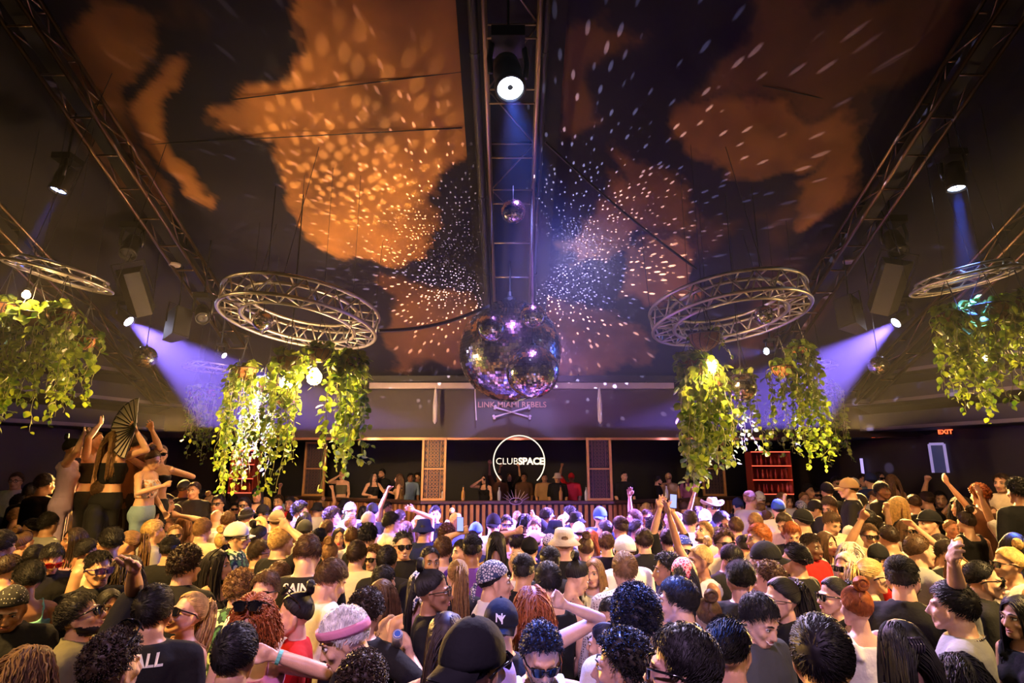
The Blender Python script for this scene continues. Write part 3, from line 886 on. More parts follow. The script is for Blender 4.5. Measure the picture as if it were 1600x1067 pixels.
# spiky sun ornament on the front
root = empty('sun_ornament', PY(806, 783, 11.42)); mo = mat('silver eyelash ornament', (.42, .34, .38), .3, .8)
a_ = [(.05 * math.cos(t) * 1.8, 0, .03 * math.sin(t)) for t in np.linspace(0, 2 * math.pi, 20, endpoint=False)]
MB().tube([(.12 * math.cos(t), 0, .06 * math.sin(t)) for t in np.linspace(0, 2 * math.pi, 24, endpoint=False)], .008, 6, closed=True).build('eye', mo, root)
MB().sphere((0, 0, 0), (.03, .015, .03)).build('pupil', mo, root)
rr_ = MB()
for k in range(9):
    t = math.pi * (k + .5) / 9
    rr_.tube([(.12 * math.cos(t), 0, .06 * math.sin(t)), (.26 * math.cos(t), 0, .05 + .17 * math.sin(t))], [.009, .003], 6)
rr_.build('lashes', mo, root)
tag(root, 'small silver eye ornament with spiky lashes in front of the DJ', 'ornament')

# canopy over the stage: fascia, beam, back cloth
m_fas = mat('dark brown glossy fascia', (0.028, 0.017, 0.017), 0.55, noise=0.3, nscale=1.2)
struct(MB().box((0, 13.15, 3.47), (17.0, 1.9, 1.02)).build('wall_stage_fascia', m_fas))
struct(MB().box((0, 12.17, 2.93), (11.0, .05, .05)).build('trim_4', mat('copper edge strip', (.45, .22, .12), .3, .6)))
struct(MB().box((0, 14.6, 4.4), (17.0, 1.4, .9)).build('wall_stage_upper', m_black))
root = empty('cross_beam', (0.2, 11.9, 4.0))
MB().box((0, 0, 0), (6.3, .14, .12)).build('beam', mat('pale grey steel beam', (.40, .33, .36), .35, .3, noise=.2, nscale=3), root)
MB().box((0, .05, .16), (7.6, .1, .12)).build('upper_channel', DARK, root)
for x in (-2.4, -1.0, 1.2, 2.6): MB().tube([(x, 0, 0), (x, .2, ceil_z(x, 12.1) - 4.0)], .015, 6).build('hanger_rod', DARK, root)
tag(root, 'pale steel beam hanging across the stage behind the mirror balls', 'beam')
for px, lab in ((681, 'slim white rolled banner hanging left of the mirror balls'), (936, 'slim white rolled banner hanging right of the mirror balls')):
    p = PY(px, 603, 11.85); L_ = .78
    root = empty('rolled_banner', p)
    MB().lathe([(.012, -L_), (.042, -L_ * .93), (.05, -L_ * .5), (.035, -.2), (.02, -.02), (.004, 0)], 14).build('cloth', mat('white banner cloth', (.72, .68, .74), .5, bump=.4, bscale=20), root, smooth=True)
    MB().tube([(0, 0, -.02), (0, 0, .08)], .008, 6).build('hook', DARK, root)
    tag(root, lab, 'banner')
p = PY(742, 600, 11.95)
wire([p, p + Vector((.01, 0, -.3)), p + Vector((.04, 0, -.75))], .012, 'cable', 'pale cable hanging just left of the crossbones', mat('pale cable', (.5, .42, .45), .5))

def text(s, name, size, m, parent=None, loc=(0, 0, 0), rot=(90, 0, 0), extrude=.004, offset=0.0, bold=0.0, align='CENTER', spacing=1.0):
    cu = bpy.data.curves.new(name, 'FONT')
    cu.body = s; cu.size = size; cu.extrude = extrude; cu.align_x = align; cu.align_y = 'CENTER'
    cu.offset = bold; cu.space_character = spacing
    cu.resolution_u = 4
    o = bpy.data.objects.new(name, cu)
    COL.objects.link(o)
    dg = bpy.context.evaluated_depsgraph_get()
    me = bpy.data.meshes.new_from_object(o.evaluated_get(dg))
    bpy.data.objects.remove(o)
    me.materials.clear(); me.materials.append(m)
    o = link(name, me, parent, loc)
    o.rotation_euler = [R(a) for a in rot]
    return o
# neon ring sign
neon = mat('warm white neon', (.2, .18, .15), .4, emit=(1.0, .86, .62), es=1.3)
root = empty('neon_sign', PY(811, 721, 11.9)); sc_ = (PY(851, 721, 11.9) - PY(811, 721, 11.9)).length
MB().tube([(sc_ * math.cos(t), 0, sc_ * math.sin(t)) for t in np.linspace(R(-46), R(226), 60)], .011, 8).build('ring_tube', neon, root, smooth=True)
text('CLUB', 'lettering', .185, neon, root, (-.245, 0, 0), bold=-.002)
text('SPACE', 'lettering', .185, neon, root, (.245, 0, 0), bold=.007, spacing=.98)
for x in (-.2, .2): MB().tube([(x, .02, sc_ * .97), (x, .05, 1.62)], .003, 5).build('suspension_wire', DARK, root)
tag(root, 'round open neon sign reading CLUBSPACE over the DJ', 'sign')
# crossbones and lettering on the fascia
m_bone = mat('pale bone paint', (.55, .42, .50), .5); m_let = mat('dull copper lettering', (.40, .20, .12), .4)
root = empty('fascia_sign', PY(800, 640, 12.17))
text('LINK MIAMI REBELS', 'lettering', .165, m_let, root, (0, -.01, .10), bold=.002, spacing=1.03)
bn = MB()
for s in (-1, 1):
    a = Vector((-.36, -.03 - .02 * s, -.13 + .0)); a = Vector((s * -.36, -.03 - .025 * (s + 1), -.16)); b = Vector((s * .34, -.03 - .025 * (s + 1), .04))
    bn.tube([a, a.lerp(b, .3), a.lerp(b, .7), b], [.022, .016, .016, .022], 10)
    for e, o_ in ((a, -1), (b, 1)):
        for k in (-1, 1):
            n_ = Vector((-(b - a).z, 0, (b - a).x)).normalized()
            bn.sphere(e + n_ * .024 * k + (b - a).normalized() * .015 * o_, .03, 10, 8)
bn.build('crossbones', m_bone, root, smooth=True)
tag(root, 'wall sign with LINK MIAMI REBELS lettering over two crossed bones, half behind the huge ball', 'sign')

# carved panels between booth openings
def panel(px0, px1, y_, lit, label, z0=RZ + .05, z1=2.92):
    a = PY(px0, 733, y_); b = PY(px1, 733, y_); W = b.x - a.x; H = z1 - z0
    root = empty('lattice_panel', ((a.x + b.x) / 2, y_, z0))
    f = MB(); e = .045
    for x in (-W / 2 + e / 2, W / 2 - e / 2): f.box((x, 0, H / 2), (e, .07, H))
    for z in (e / 2, H / 2, H - e / 2): f.box((0, 0, z), (W - 2 * e, .06, e * (.7 if z == H / 2 else 1)))
    f.build('frame', m_wood2, root)
    MB().box((0, .03, H / 2), (W - 2 * e, .015, H - 2 * e)).build('back_sheet', mat('dark panel sheet', (.03, .02, .025), .5), root)
    g = MB()
    iw = W - 2 * e; n = 9
    for half in (0, 1):
        zb = e + half * (H / 2 - e * .2); hh = H / 2 - e * 1.4
        for x in (-iw * .33, iw * .33): g.box((x, .01, zb + hh / 2), (.012, .018, hh))
        nz_ = 8
        for j in range(nz_):
            zc = zb + hh * (j + .5) / nz_
            for x in (-iw * .17, 0, iw * .17):
                g.tube([(x + .022 * math.cos(t), .005, zc + .024 * math.sin(t)) for t in np.linspace(0, 2 * math.pi, 8, endpoint=False)], .006, 4, closed=True)
        for j in range(4):
            zc = zb + hh * (j + .5) / 4
            for x in (-iw * .42, iw * .42):
                g.tube([(x, .005, zc - .05), (x + .018, .005, zc), (x, .005, zc + .05), (x - .018, .005, zc)], .006, 4, closed=True)
    g.build('lattice', m_wood2 if lit else mat('unlit carved wood', (.12, .06, .05), .5), root)  # shade painted in: panels not lit get a darker lattice wood
    tag(root, label, 'panel')
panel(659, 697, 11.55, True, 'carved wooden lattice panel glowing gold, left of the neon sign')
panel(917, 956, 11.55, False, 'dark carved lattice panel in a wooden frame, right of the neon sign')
panel(475, 509, 13.4, False, 'wooden framed panel at the left end of the stage, in the lamp glare')
panel(1096, 1132, 13.4, False, 'wooden framed panel at the right end of the stage, behind the vines')
# glow on the stage comes from the added stage_glow spots
# ------------------------------------------------------------------ red lit bar shelves
m_red = mat('red led strip', (.3, .02, .02), .4, emit=(1.0, .10, .05), es=2.2)
def shelf(px0, px1, py0, py1, y_, label, gl, seed):
    rg = np.random.default_rng(seed)
    a = PY(px0, py1, y_); b = PY(px1, py0, y_); W = b.x - a.x; H = b.z - a.z
    root = empty('bar_shelf', ((a.x + b.x) / 2, y_, a.z))
    MB().box((0, .30, H / 2), (W, .03, H)).build('back_panel', mat('deep red back panel', (.25, .02, .02), .4), root)
    for x in (-W / 2, W / 2): MB().box((x, .14, H / 2), (.03, .32, H)).build('side_post', mat('red metal post', (.4, .05, .03), .4), root)
    MB().box((0, .14, -a.z / 2), (W, .32, a.z)).build('cabinet', mat('dark cabinet', (.05, .02, .02), .5), root)
    n = 4
    for k in range(n):
        z = H * k / (n - 1)
        s = MB().box((0, .14, z), (W, .32, .02)).build('shelf_board', mat('red shelf board', (.3, .04, .03), .4), root)
        MB().box((0, -.03, z), (W, .012, .016)).build('led_strip', m_red, s)
    first = None
    for k in range(n - 1):
        m_ = 8
        for j in range(m_):
            z = H * k / (n - 1) + .012
            p = Vector(root.location) + Vector((-W / 2 + W * (j + .5) / m_ + rg.uniform(-.02, .02), .12 + rg.uniform(-.05, .05), z))
            if first is None:
                first = empty('liquor_bottle', p)
                MB().lathe([(.03, 0), (.032, .1), (.012, .15), (.011, .2), (.001, .201)], 10).build('glass', mat('red lit glass', (.5, .08, .05), .1, spec=1.0), first, smooth=True)
                MB().lathe([(.013, 0), (.013, .02), (.001, .021)], 8, c=(0, 0, .19)).build('cap', BLACK, first)
                o = first
            else:
                o = copy_tree(first); o.location = p
            sc = min(1.3, (H / (n - 1) - .04) / .22) * rg.uniform(.7, 1.0); o.scale = (1, 1, sc)
            tag(o, '%s bottle, %s shelf, red bar rack %s' % (['first', 'second', 'third', 'fourth', 'fifth', 'sixth', 'seventh', 'eighth'][j], ['bottom', 'middle', 'top'][k], gl), 'bottle', 'bottles on the %s shelf of the bar rack %s' % (['bottom', 'middle', 'top'][k], gl))
    tag(root, label, 'shelf')
shelf(1178, 1233, 706, 772, 13.2, 'red lit bar shelves with bottles, right of the stage', 'right of the stage', 1)
shelf(357, 400, 704, 770, 13.2, 'red lit bar shelves behind the left vines', 'behind the left vines', 2)

# ------------------------------------------------------------------ side galleries
m_band = mat('pale ledge edge', (.16, .14, .16), .5); m_tier = mat('dark tier cladding', (.016, .014, .022), .5)
for s in (-1, 1):
    a = Vector((s * 10.4, 7.0, 0)); b = Vector((s * 6.9, 15.2, 0)); d = b - a; ang = math.atan2(d.y, d.x); L = d.length
    nrm = Vector((-s * abs(d.y), -abs(d.x) * 1, 0)).normalized()
    for k, (z, off) in enumerate(((3.25, .35), (3.75, .65), (4.25, .95), (4.8, 1.25))):
        mid = (a + b) / 2 + nrm * off
        root = MB().box((mid.x, mid.y, z), (L, .9, .34), (0, 0, ang)).build('wall_%s_tier_%d' % ('left' if s < 0 else 'right', k + 1), m_tier)
        struct(root)
        m2 = mid + nrm * .455
        struct(MB().box((m2.x, m2.y, z - .13), (L * .96, .012, .06), (0, 0, ang)).build('trim_%d' % (5 + k + (4 if s > 0 else 0)), m_band))
# exit signs
def wall_pt(px, py, s):
    # meets the slanted side wall
    r = ray(px, py); t = 5
    while t < 20:
        p = Vector((0, 0, CAMZ)) + r * t
        if p.y > 7.5 and abs(p.x) > 10.6 - 3.4 * (p.y - 7.5) / 8.3 - .12: return p
        t += .02
    return p
m_ex = mat('exit sign housing', (.03, .01, .01), .4)
for px, py, lab in ((1371, 681, 'red EXIT sign on the right wall, nearer the stage'), (1477, 675, 'red EXIT sign further right, partly covered by vines')):
    p = wall_pt(px, py, 1)
    root = empty('exit_sign', p, R(-60 + 22))
    root.rotation_euler.z = math.atan2(p.x, -p.y) * 0 - math.atan2(p.x, p.y)
    MB().box((0, 0, 0), (.25, .05, .15)).build('housing', m_ex, root)
    text('EXIT', 'lettering', .12, mat('exit red glow', (.4, .05, .02), .4, emit=(1, .10, .03), es=3.0), root, (0, -.028, 0), bold=.003)
    tag(root, lab, 'sign')
# lit doorway and screens on the right
for px0, px1, py0, py1, lab, es in ((1457, 1476, 694, 738, 'blue lit doorway on the right wall', .06),):
    p = wall_pt((px0 + px1) / 2, (py0 + py1) / 2, 1); t = proj(p)[2]; W = (px1 - px0) / 900 * t; H = (py1 - py0) / 900 * t
    root = empty('door_1', p); root.rotation_euler.z = -math.atan2(p.x, p.y)
    f = MB()
    for x in (-W / 2, W / 2): f.box((x, 0, 0), (.05, .06, H))
    f.box((0, 0, H / 2), (W, .06, .05))
    f.build('frame', mat('violet lit door frame', (.5, .45, .6), .4, emit=(.35, .3, .8), es=.5), root)  # violet light on the frame put in as its own glow
    MB().box((0, .02, 0), (W, .02, H)).build('glass', mat('blue door glass', (.02, .03, .08), .2, emit=(.03, .06, .25), es=.25), root)  # blue light of the doorway put in as a faint glow of the glass
    struct(root)
for px, py, w_, h_, col, lab in ((1347, 728, .06, .34, (.5, .4, 1.0), 'thin vertical violet strip light behind the right crowd'), (1411, 660, .9, .03, (.55, .45, .9), 'thin sloping violet strip light above the exit sign')):
    p = wall_pt(px, py, 1)
    o = MB().box((0, 0, 0), (w_, .04, h_), (0, R(-8) if w_ > h_ else 0, 0)).build('strip_light', mat('violet strip %d' % px, (.4, .35, .5), .4, emit=col, es=.9), loc=p)
    o.rotation_euler.z = -math.atan2(p.x, p.y)
    tag(o, lab, 'light')
# ------------------------------------------------------------------ people: body building
HZ = 1.60                                   # head centre above the floor for a 1.72 m figure
def arr(*a): return np.array(a, float)
class Parts:
    """overlapping closed volumes, later fused into one continuous surface"""
    def __init__(s): s.mb = MB()
    def cap(s, p0, p1, r0, r1, seg=12):
        p0, p1 = arr(*p0), arr(*p1); d = p1 - p0; L = np.linalg.norm(d)
        d = d / (L + 1e-9)
        pts, rr = [], []
        for a in (80, 55, 30, 0): pts.append(p0 - d * r0 * math.sin(R(a))); rr.append(r0 * math.cos(R(a)))
        for u in (.33, .66): pts.append(p0 + d * L * u); rr.append(r0 + (r1 - r0) * u)
        for a in (0, 30, 55, 80): pts.append(p1 + d * r1 * math.sin(R(a))); rr.append(r1 * math.cos(R(a)))
        s.mb.tube(pts, rr, seg); return s
    def chain(s, pts, rs):
        for i in range(len(pts) - 1): s.cap(pts[i], pts[i + 1], rs[i], rs[i + 1])
        return s
    def loft(s, rings, seg=20):
        vs, fs = [], []
        for z, rx, ry, yo in rings:
            for k in range(seg):
                a = 2 * math.pi * k / seg
                c, n = math.cos(a), math.sin(a)
                vs.append((rx * math.copysign(abs(c) ** .8, c), yo + ry * math.copysign(abs(n) ** .8, n), z))
        for i in range(len(rings) - 1):
            for k in range(seg):
                l = (k + 1) % seg
                fs.append((i * seg + k, i * seg + l, (i + 1) * seg + l, (i + 1) * seg + k))
        fs.append(tuple(range(seg))[::-1]); fs.append(tuple((len(rings) - 1) * seg + k for k in range(seg)))
        s.mb.add(vs, fs); return s
    def ell(s, c, r, M=None, seg=18): s.mb.sphere(c, r, seg, 12, M=M); return s
    def fuse(s, name, voxel, adapt=0.0, smooth=0):
        me = s.mb.mesh(name); o = bpy.data.objects.new('tmp', me); COL.objects.link(o)
        m = o.modifiers.new('r', 'REMESH'); m.mode = 'VOXEL'; m.voxel_size = voxel; m.adaptivity = adapt; m.use_smooth_shade = True
        if smooth:
            m2 = o.modifiers.new('s', 'SMOOTH'); m2.factor = .5; m2.iterations = smooth
        dg = bpy.context.evaluated_depsgraph_get()
        out = bpy.data.meshes.new_from_object(o.evaluated_get(dg))
        bpy.data.objects.remove(o); bpy.data.meshes.remove(me)
        out.name = name
        out.polygons.foreach_set('use_smooth', np.ones(len(out.polygons), bool))
        return out
def get_co(me):
    v = np.empty(len(me.vertices) * 3, np.float32); me.vertices.foreach_get('co', v); return v.reshape(-1, 3)
def set_co(me, v):
    me.vertices.foreach_set('co', np.asarray(v, np.float32).ravel()); me.update()

def head_frame(pitch, sex='m'):
    """matrix from head space (skull centre, face +Y) to body space; pitch > 0 looks up"""
    piv = arr(0, .0, 1.50)
    a = R(pitch); c, s = math.cos(a), math.sin(a)
    Mr = np.array([[1, 0, 0], [0, c, -s], [0, s, c]])
    o = arr(0, .02, HZ - .018) - piv
    return Mr, piv + Mr @ o
TORSO = {'m': [(.84, .150, .105, -.01), (.92, .165, .118, -.01), (1.02, .150, .108, 0), (1.12, .150, .105, .005), (1.24, .168, .118, .005), (1.33, .180, .118, 0), (1.39, .172, .098, -.01), (1.435, .115, .072, -.015), (1.47, .062, .058, -.012)],
         'f': [(.84, .160, .110, -.01), (.92, .168, .118, -.015), (1.02, .135, .095, 0), (1.10, .118, .085, .005), (1.20, .132, .092, .005), (1.30, .148, .098, 0), (1.37, .142, .085, -.01), (1.42, .095, .062, -.015), (1.46, .052, .050, -.012)]}
SHO = {'m': .180, 'f': .148}
def hand(Pz, w_, d, n, kind, sgn, k=1.0):
    """w_ wrist, d along the hand, n palm normal; four unequal fingers and a thumb from the side of the palm"""
    w_, d, n = arr(*w_), arr(*d), arr(*n)
    d = d / np.linalg.norm(d); n = n - d * (n @ d); n = n / (np.linalg.norm(n) + 1e-9)
    s = np.cross(d, n) * sgn                           # towards the thumb
    kn = []
    for i, (o, L0) in enumerate(((.032, .084), (.011, .090), (-.011, .086), (-.030, .076))):
        b = w_ + s * o * .55 * k; t = w_ + d * L0 * k + s * o * k
        Pz.cap(b, t, .015 * k, .0125 * k, 8); kn.append(t)
    Pz.ell(w_ + d * .045 * k, (.03 * k, .03 * k, .03 * k), seg=10)
    spread = {'open': .28, 'fist': .02, 'relax': .10, 'point': .05, 'flat': .06}[kind]
    curl = {'open': (8, 10, 12), 'fist': (80, 95, 60), 'relax': (25, 30, 20), 'point': (75, 90, 60), 'flat': (4, 6, 6)}[kind]
    for i, (t, L, o) in enumerate(zip(kn, (.072, .080, .074, .058), (1.0, .3, -.35, -1.0))):
        c = curl
        if kind == 'point' and i == 0: c = (4, 6, 6)
        dd = d * math.cos(spread * o) + s * math.sin(spread * o)
        p = t; ang = 0; r = .0098 * k
        for seg_, (fr, cc) in enumerate(zip((.45, .30, .25), c)):
            ang += R(cc) * (1 + .06 * i)
            q = p + (dd * math.cos(ang) + n * math.sin(ang)) * L * fr * k
            Pz.cap(p, q, r, r * .93, 8); p = q; r *= .93
    tb = w_ + d * .022 * k + s * .022 * k
    a = {'open': 50, 'fist': 25, 'relax': 35, 'point': 25, 'flat': 30}[kind]
    t1 = tb + (d * math.cos(R(a)) + s * math.sin(R(a)) + n * .25) * .040 * k
    t2 = t1 + (d * math.cos(R(a * .6)) + s * math.sin(R(a * .5)) + n * (.7 if kind in ('fist', 'point') else .15)) * .030 * k
    t3 = t2 + (d * math.cos(R(a * .4)) + n * (.8 if kind in ('fist', 'point') else .1) + s * (-.4 if kind == 'fist' else .15)) * .024 * k
    Pz.chain([tb, t1, t2, t3], [.014 * k, .0118 * k, .0108 * k, .0095 * k])
def ik(sh, tgt, pole, l1=.285, l2=.265):
    d = tgt - sh; L = np.linalg.norm(d)
    if L > (l1 + l2) * .985: tgt = sh + d / L * (l1 + l2) * .985; d = tgt - sh; L = np.linalg.norm(d)
    if L < .12: tgt = sh + d / (L + 1e-9) * .12; d = tgt - sh; L = .12
    u = d / L; a = (l1 * l1 - l2 * l2 + L * L) / (2 * L); h = math.sqrt(max(0, l1 * l1 - a * a))
    p = pole - u * (pole @ u); p = p / (np.linalg.norm(p) + 1e-9)
    return sh + u * a + p * h, tgt
def arm_joints(sex, side, pose):
    """pose None = hanging; else (wrist target, pole, hand kind, palm normal)"""
    sh = arr(side * SHO[sex], -.012, 1.375)
    if pose is None:
        el = arr(side * (SHO[sex] + .055), .0, 1.10); wr = arr(side * (SHO[sex] + .03), .16, .93)
        return sh, el, wr, 'relax', arr(-side, 0, 0)
    tgt, pole, kind, nrm = pose
    sh = sh + arr(0, 0, .03 if tgt[2] > 1.5 else 0)
    el, wr = ik(sh, arr(*tgt), arr(*pole))
    return sh, el, wr, kind, arr(*nrm)
LOD = [0]                                   # 1 = a figure far from the camera
BODY = {}
def body_mesh(sex, pitch, pl, pr, key):
    k = (sex, pitch, key, LOD[0])
    if k in BODY: return BODY[k]
    q = 1.0 if sex == 'm' else .86
    P_ = Parts()
    P_.loft(TORSO[sex])
    if sex == 'f':
        for s in (-1, 1): P_.ell((s * .066, .080, 1.265), (.056, .048, .056))
    J = {}
    for s, po in ((-1, pl), (1, pr)):
        sh, el, wr, kind, nrm = arm_joints(sex, s, po)
        P_.cap(arr(s * .09, -.01, 1.40), sh, .055 * q, .060 * q)
        P_.chain([sh, (sh * .5 + el * .5), el, el * .6 + wr * .4, wr], [.058 * q, .050 * q, .040 * q, .041 * q, .026 * q])
        d = wr - el
        hand(P_, wr + d / np.linalg.norm(d) * .01, d, nrm, kind, s, 1.0 if sex == 'm' else .9)
        J[s] = (sh, el, wr)
    for s in (-1, 1):
        P_.chain([(s * .085, -.01, .88), (s * .095, .01, .48), (s * .10, -.02, .09)], [.088 * q, .056 * q, .038 * q])
        P_.cap((s * .10, -.03, .05), (s * .125, .13, .035), .042, .034)
    Mr, hc = head_frame(pitch)
    H = lambda x, y, z: hc + Mr @ arr(x, y, z)
    nr = .062 if sex == 'm' else .049
    P_.cap((0, -.015, 1.43), H(0, -.028, -.075), nr * 1.08, nr)
    # skull, face wedge, jaw, chin, cheeks, nose, ears, brow
    P_.ell(H(0, -.018, .030), (.074, .093, .088), Mr)
    P_.ell(H(0, .020, -.020), (.064, .072, .080), Mr)
    P_.ell(H(0, .034, -.068), (.046 * (1 if sex == 'm' else .9), .048, .040), Mr)
    P_.cap(H(-.016, .068, -.094), H(.016, .068, -.094), .017, .017)
    for s in (-1, 1):
        P_.cap(H(s * .055, .0, -.045), H(s * .026, .060, -.092), .020, .018)
        P_.ell(H(s * .040, .062, -.030), (.022, .020, .020), Mr)
        P_.ell(H(s * .078, -.006, -.012), (.008, .018, .031), Mr)
        P_.cap(H(s * .012, .084, .018), H(s * .046, .070, .020), .0095, .0085)
        P_.cap(H(s * .010, .101, -.038), H(s * .005, .100, -.038), .009, .008)
    P_.cap(H(0, .084, .012), H(0, .108, -.034), .0085, .0125)
    P_.cap(H(-.018, .084, -.060), H(.018, .084, -.060), .0085, .0085)
    P_.cap(H(-.013, .083, -.073), H(.013, .083, -.073), .009, .009)
    me = P_.fuse('body', .0082 if not LOD[0] else .0135 if key == '-' else .0112, 0.0, 1 if not LOD[0] else 0)
    v = get_co(me); hv = (v - hc) @ Mr
    for s in (-1, 1):                                 # eye sockets, mouth line
        g = np.exp(-(((hv[:, 0] - s * .031) / .015) ** 2 + ((hv[:, 2] - .002) / .010) ** 2)) * (hv[:, 1] > .03)
        v -= (g * .009)[:, None] * Mr[:, 1][None]
    g = np.exp(-((hv[:, 0] / .022) ** 2 + ((hv[:, 2] + .0665) / .0028) ** 2)) * (hv[:, 1] > .05)
    v -= (g * .005)[:, None] * Mr[:, 1][None]
    set_co(me, v)
    me.materials.append(None)
    BODY[k] = (me, J, Mr, hc)
    return BODY[k]
GARM = {}
def garment(sex, kind, pl, pr, key, J):
    k = (sex, kind, key if kind in ('tee', 'jacket', 'shirt') else '', LOD[0])
    if k in GARM: return GARM[k]
    e = .013; P_ = Parts()
    T = TORSO[sex]
    q = 1.0 if sex == 'm' else .86
    if kind == 'jeans':
        P_.loft([(z, rx + .012, ry + .012, yo) for z, rx, ry, yo in T[:3]])
        for s in (-1, 1): P_.chain([(s * .085, -.01, .90), (s * .095, .01, .48), (s * .10, -.02, .10)], [.098 * q, .070 * q, .062 * q])
        me = P_.fuse('trousers', .024, 0, 1)
    else:
        lo, hi = {'tee': (.82, 1.46), 'jacket': (.80, 1.46), 'shirt': (.80, 1.46), 'tank': (.84, 1.40), 'strap': (1.02, 1.325), 'crop': (1.10, 1.335), 'bikini': (1.20, 1.315)}[kind]
        rings = []
        zs = [z for z in np.arange(lo, hi + .001, (hi - lo) / 9)]
        tz = np.array([t[0] for t in T])
        for z in zs:
            rx, ry, yo = (np.interp(z, tz, [t[i] for t in T]) for i in (1, 2, 3))
            rings.append((z, rx + e, ry + e, yo))
        P_.loft(rings, 24)
        if sex == 'f':
            for s in (-1, 1): P_.ell((s * .066, .080, 1.262), (.056 + .009, .048 + .011, .056 + .006))
        if kind in ('tee', 'jacket', 'shirt'):
            for s in (-1, 1):
                sh, el, wr = J[s]
                P_.cap(arr(s * .09, -.01, 1.395), sh, .068 * q, .074 * q)
                if kind == 'tee' or kind == 'shirt':
                    P_.chain([sh, sh * .45 + el * .55, sh * .15 + el * .85], [.073 * q, .068 * q, .064 * q])
                else:
                    P_.chain([sh, el, wr], [.074 * q, .060 * q, .046 * q])
        if kind == 'shirt' or kind == 'jacket':        # collar
            for s in (-1, 1):
                P_.chain([(s * .004, -.080, 1.475), (s * .060, -.03, 1.472), (s * .055, .045, 1.452), (s * .03, .085, 1.42)], [.013, .014, .014, .010])
        if kind in ('tank', 'strap'):
            w_ = .022 if kind == 'tank' else .009
            for s in (-1, 1):
                P_.chain([(s * .085, .088, hi - .03), (s * .095, .060, 1.42), (s * .095, -.01, 1.452), (s * .090, -.085, 1.40), (s * .080, -.105, hi - .05)], [w_] * 5)
        me = P_.fuse(kind, .018 if LOD[0] else .012, 0, 1)
        v = get_co(me)
        nrm = v - arr(0, 0, 0) * 0; c = v.copy(); c[:, 2] = 0
        nn = c / (np.linalg.norm(c, axis=1, keepdims=True) + 1e-6)
        wr_ = fbm(v * arr(1, 1, .6), 9, 3, 4) * .010
        v = v + nn * wr_[:, None]
        set_co(me, v)
    me.materials.append(None)
    GARM[k] = me
    return me

# ------------------------------------------------------------------ hair
HC = arr(0, -.016, .030); HR = arr(.079, .098, .094)
def hair_roots(n, rg, lo_side=-.25, nape=-.62, front=.30, seed=0):
    """points of the scalp: not the face, ears excepted"""
    out = []
    while len(out) < n:
        d = rg.normal(size=(n * 2, 3)); d /= np.linalg.norm(d, axis=1, keepdims=True)
        x, y, z = d.T
        zl = np.where(y > .0, lo_side + (y / 1.0) * (front + .25 - lo_side) / .75, lo_side + (-y) * (nape - lo_side))
        ok = z > np.where(y > .75, front + .22, zl)
        out += d[ok].tolist()
    return np.array(out[:n])
def shell(inflate, rg, noise=0.0, nsc=30, front=.30, lo_side=-.25, nape=-.62):
    n, m = 40, 26
    V, F = [], []
    for i in range(m + 1):
        for k in range(n):
            a = 2 * math.pi * k / n
            y = math.sin(a)
            ys = y
            zl = (lo_side + max(0, ys) * (front + .2 - lo_side) * 1.15) if ys > 0 else lo_side - ys * (nape - lo_side)
            zl = min(zl, .62)
            th0 = math.acos(max(-1, min(1, zl + .05 * math.sin(k * 7.3) * math.sin(k * 2.1))))
            th = th0 * i / m
            V.append((math.sin(th) * math.cos(a), math.sin(th) * y, math.cos(th)))
    V = np.array(V)
    thick = np.linspace(1, 0, m + 1).repeat(n)
    r = 1 + (inflate + noise * fbm(V, nsc / 10, 3, 2)) * np.minimum(1, thick * 6 + .15)
    W = HC + V * HR * r[:, None]
    for i in range(m):
        for k in range(n):
            l = (k + 1) % n
            F.append((i * n + k, (i + 1) * n + k, (i + 1) * n + l, i * n + l))
    return W, F
def strands(d, L, K, rg, flow, grav, wob=.0, lift=.004, base=1.0, curl=0.0, tgt=None, rmax=None):
    N = len(d); p = HC + d * HR * base; out = [p.copy()]
    n0 = d / HR; n0 /= np.linalg.norm(n0, axis=1, keepdims=True)
    vdir = flow(d, n0)
    vdir = vdir / (np.linalg.norm(vdir, axis=1, keepdims=True) + 1e-9)
    step = L / (K - 1)
    ph = rg.uniform(0, 6.28, N)
    for k in range(1, K):
        vdir = vdir + arr(0, 0, -1) * grav
        if tgt is not None and k < K * tgt[1]:
            to = tgt[0] - p; to /= np.linalg.norm(to, axis=1, keepdims=True) + 1e-9; vdir = to
        vdir = vdir + rg.normal(0, wob, (N, 3))
        vdir /= np.linalg.norm(vdir, axis=1, keepdims=True) + 1e-9
        if curl:
            a = ph + k * 2.1
            side = np.cross(vdir, n0); side /= np.linalg.norm(side, axis=1, keepdims=True) + 1e-9
            pv = vdir + side * (np.cos(a) * curl)[:, None] + n0 * (np.sin(a) * curl)[:, None]
            pv /= np.linalg.norm(pv, axis=1, keepdims=True)
        else: pv = vdir
        p = p + pv * (step if np.ndim(step) == 0 else step[:, None])
        e = (p - HC) / (HR * (1 + lift * 10)); r = np.linalg.norm(e, axis=1, keepdims=True)
        p = np.where(r < 1, HC + (p - HC) / np.maximum(r, .3), p)
        if rmax:
            e = (p - HC) / HR; r = np.linalg.norm(e, axis=1, keepdims=True)
            p = np.where(r > rmax, HC + (p - HC) * rmax / r, p)
        # keep clear of neck and shoulders
        low = p[:, 2] < -.13
        ry = np.sqrt(p[:, 0] ** 2 + (p[:, 1] + .02) ** 2) + 1e-6
        lim = np.where(p[:, 2] < -.17, np.minimum(.135, .062 + (-.17 - p[:, 2]) * 1.2), .062)
        fac = np.where(low & (ry < lim), lim / ry, 1)
        p[:, 0] *= fac; p[:, 1] = (p[:, 1] + .02) * fac - .02
        out.append(p.copy())
    return np.stack(out, 1)
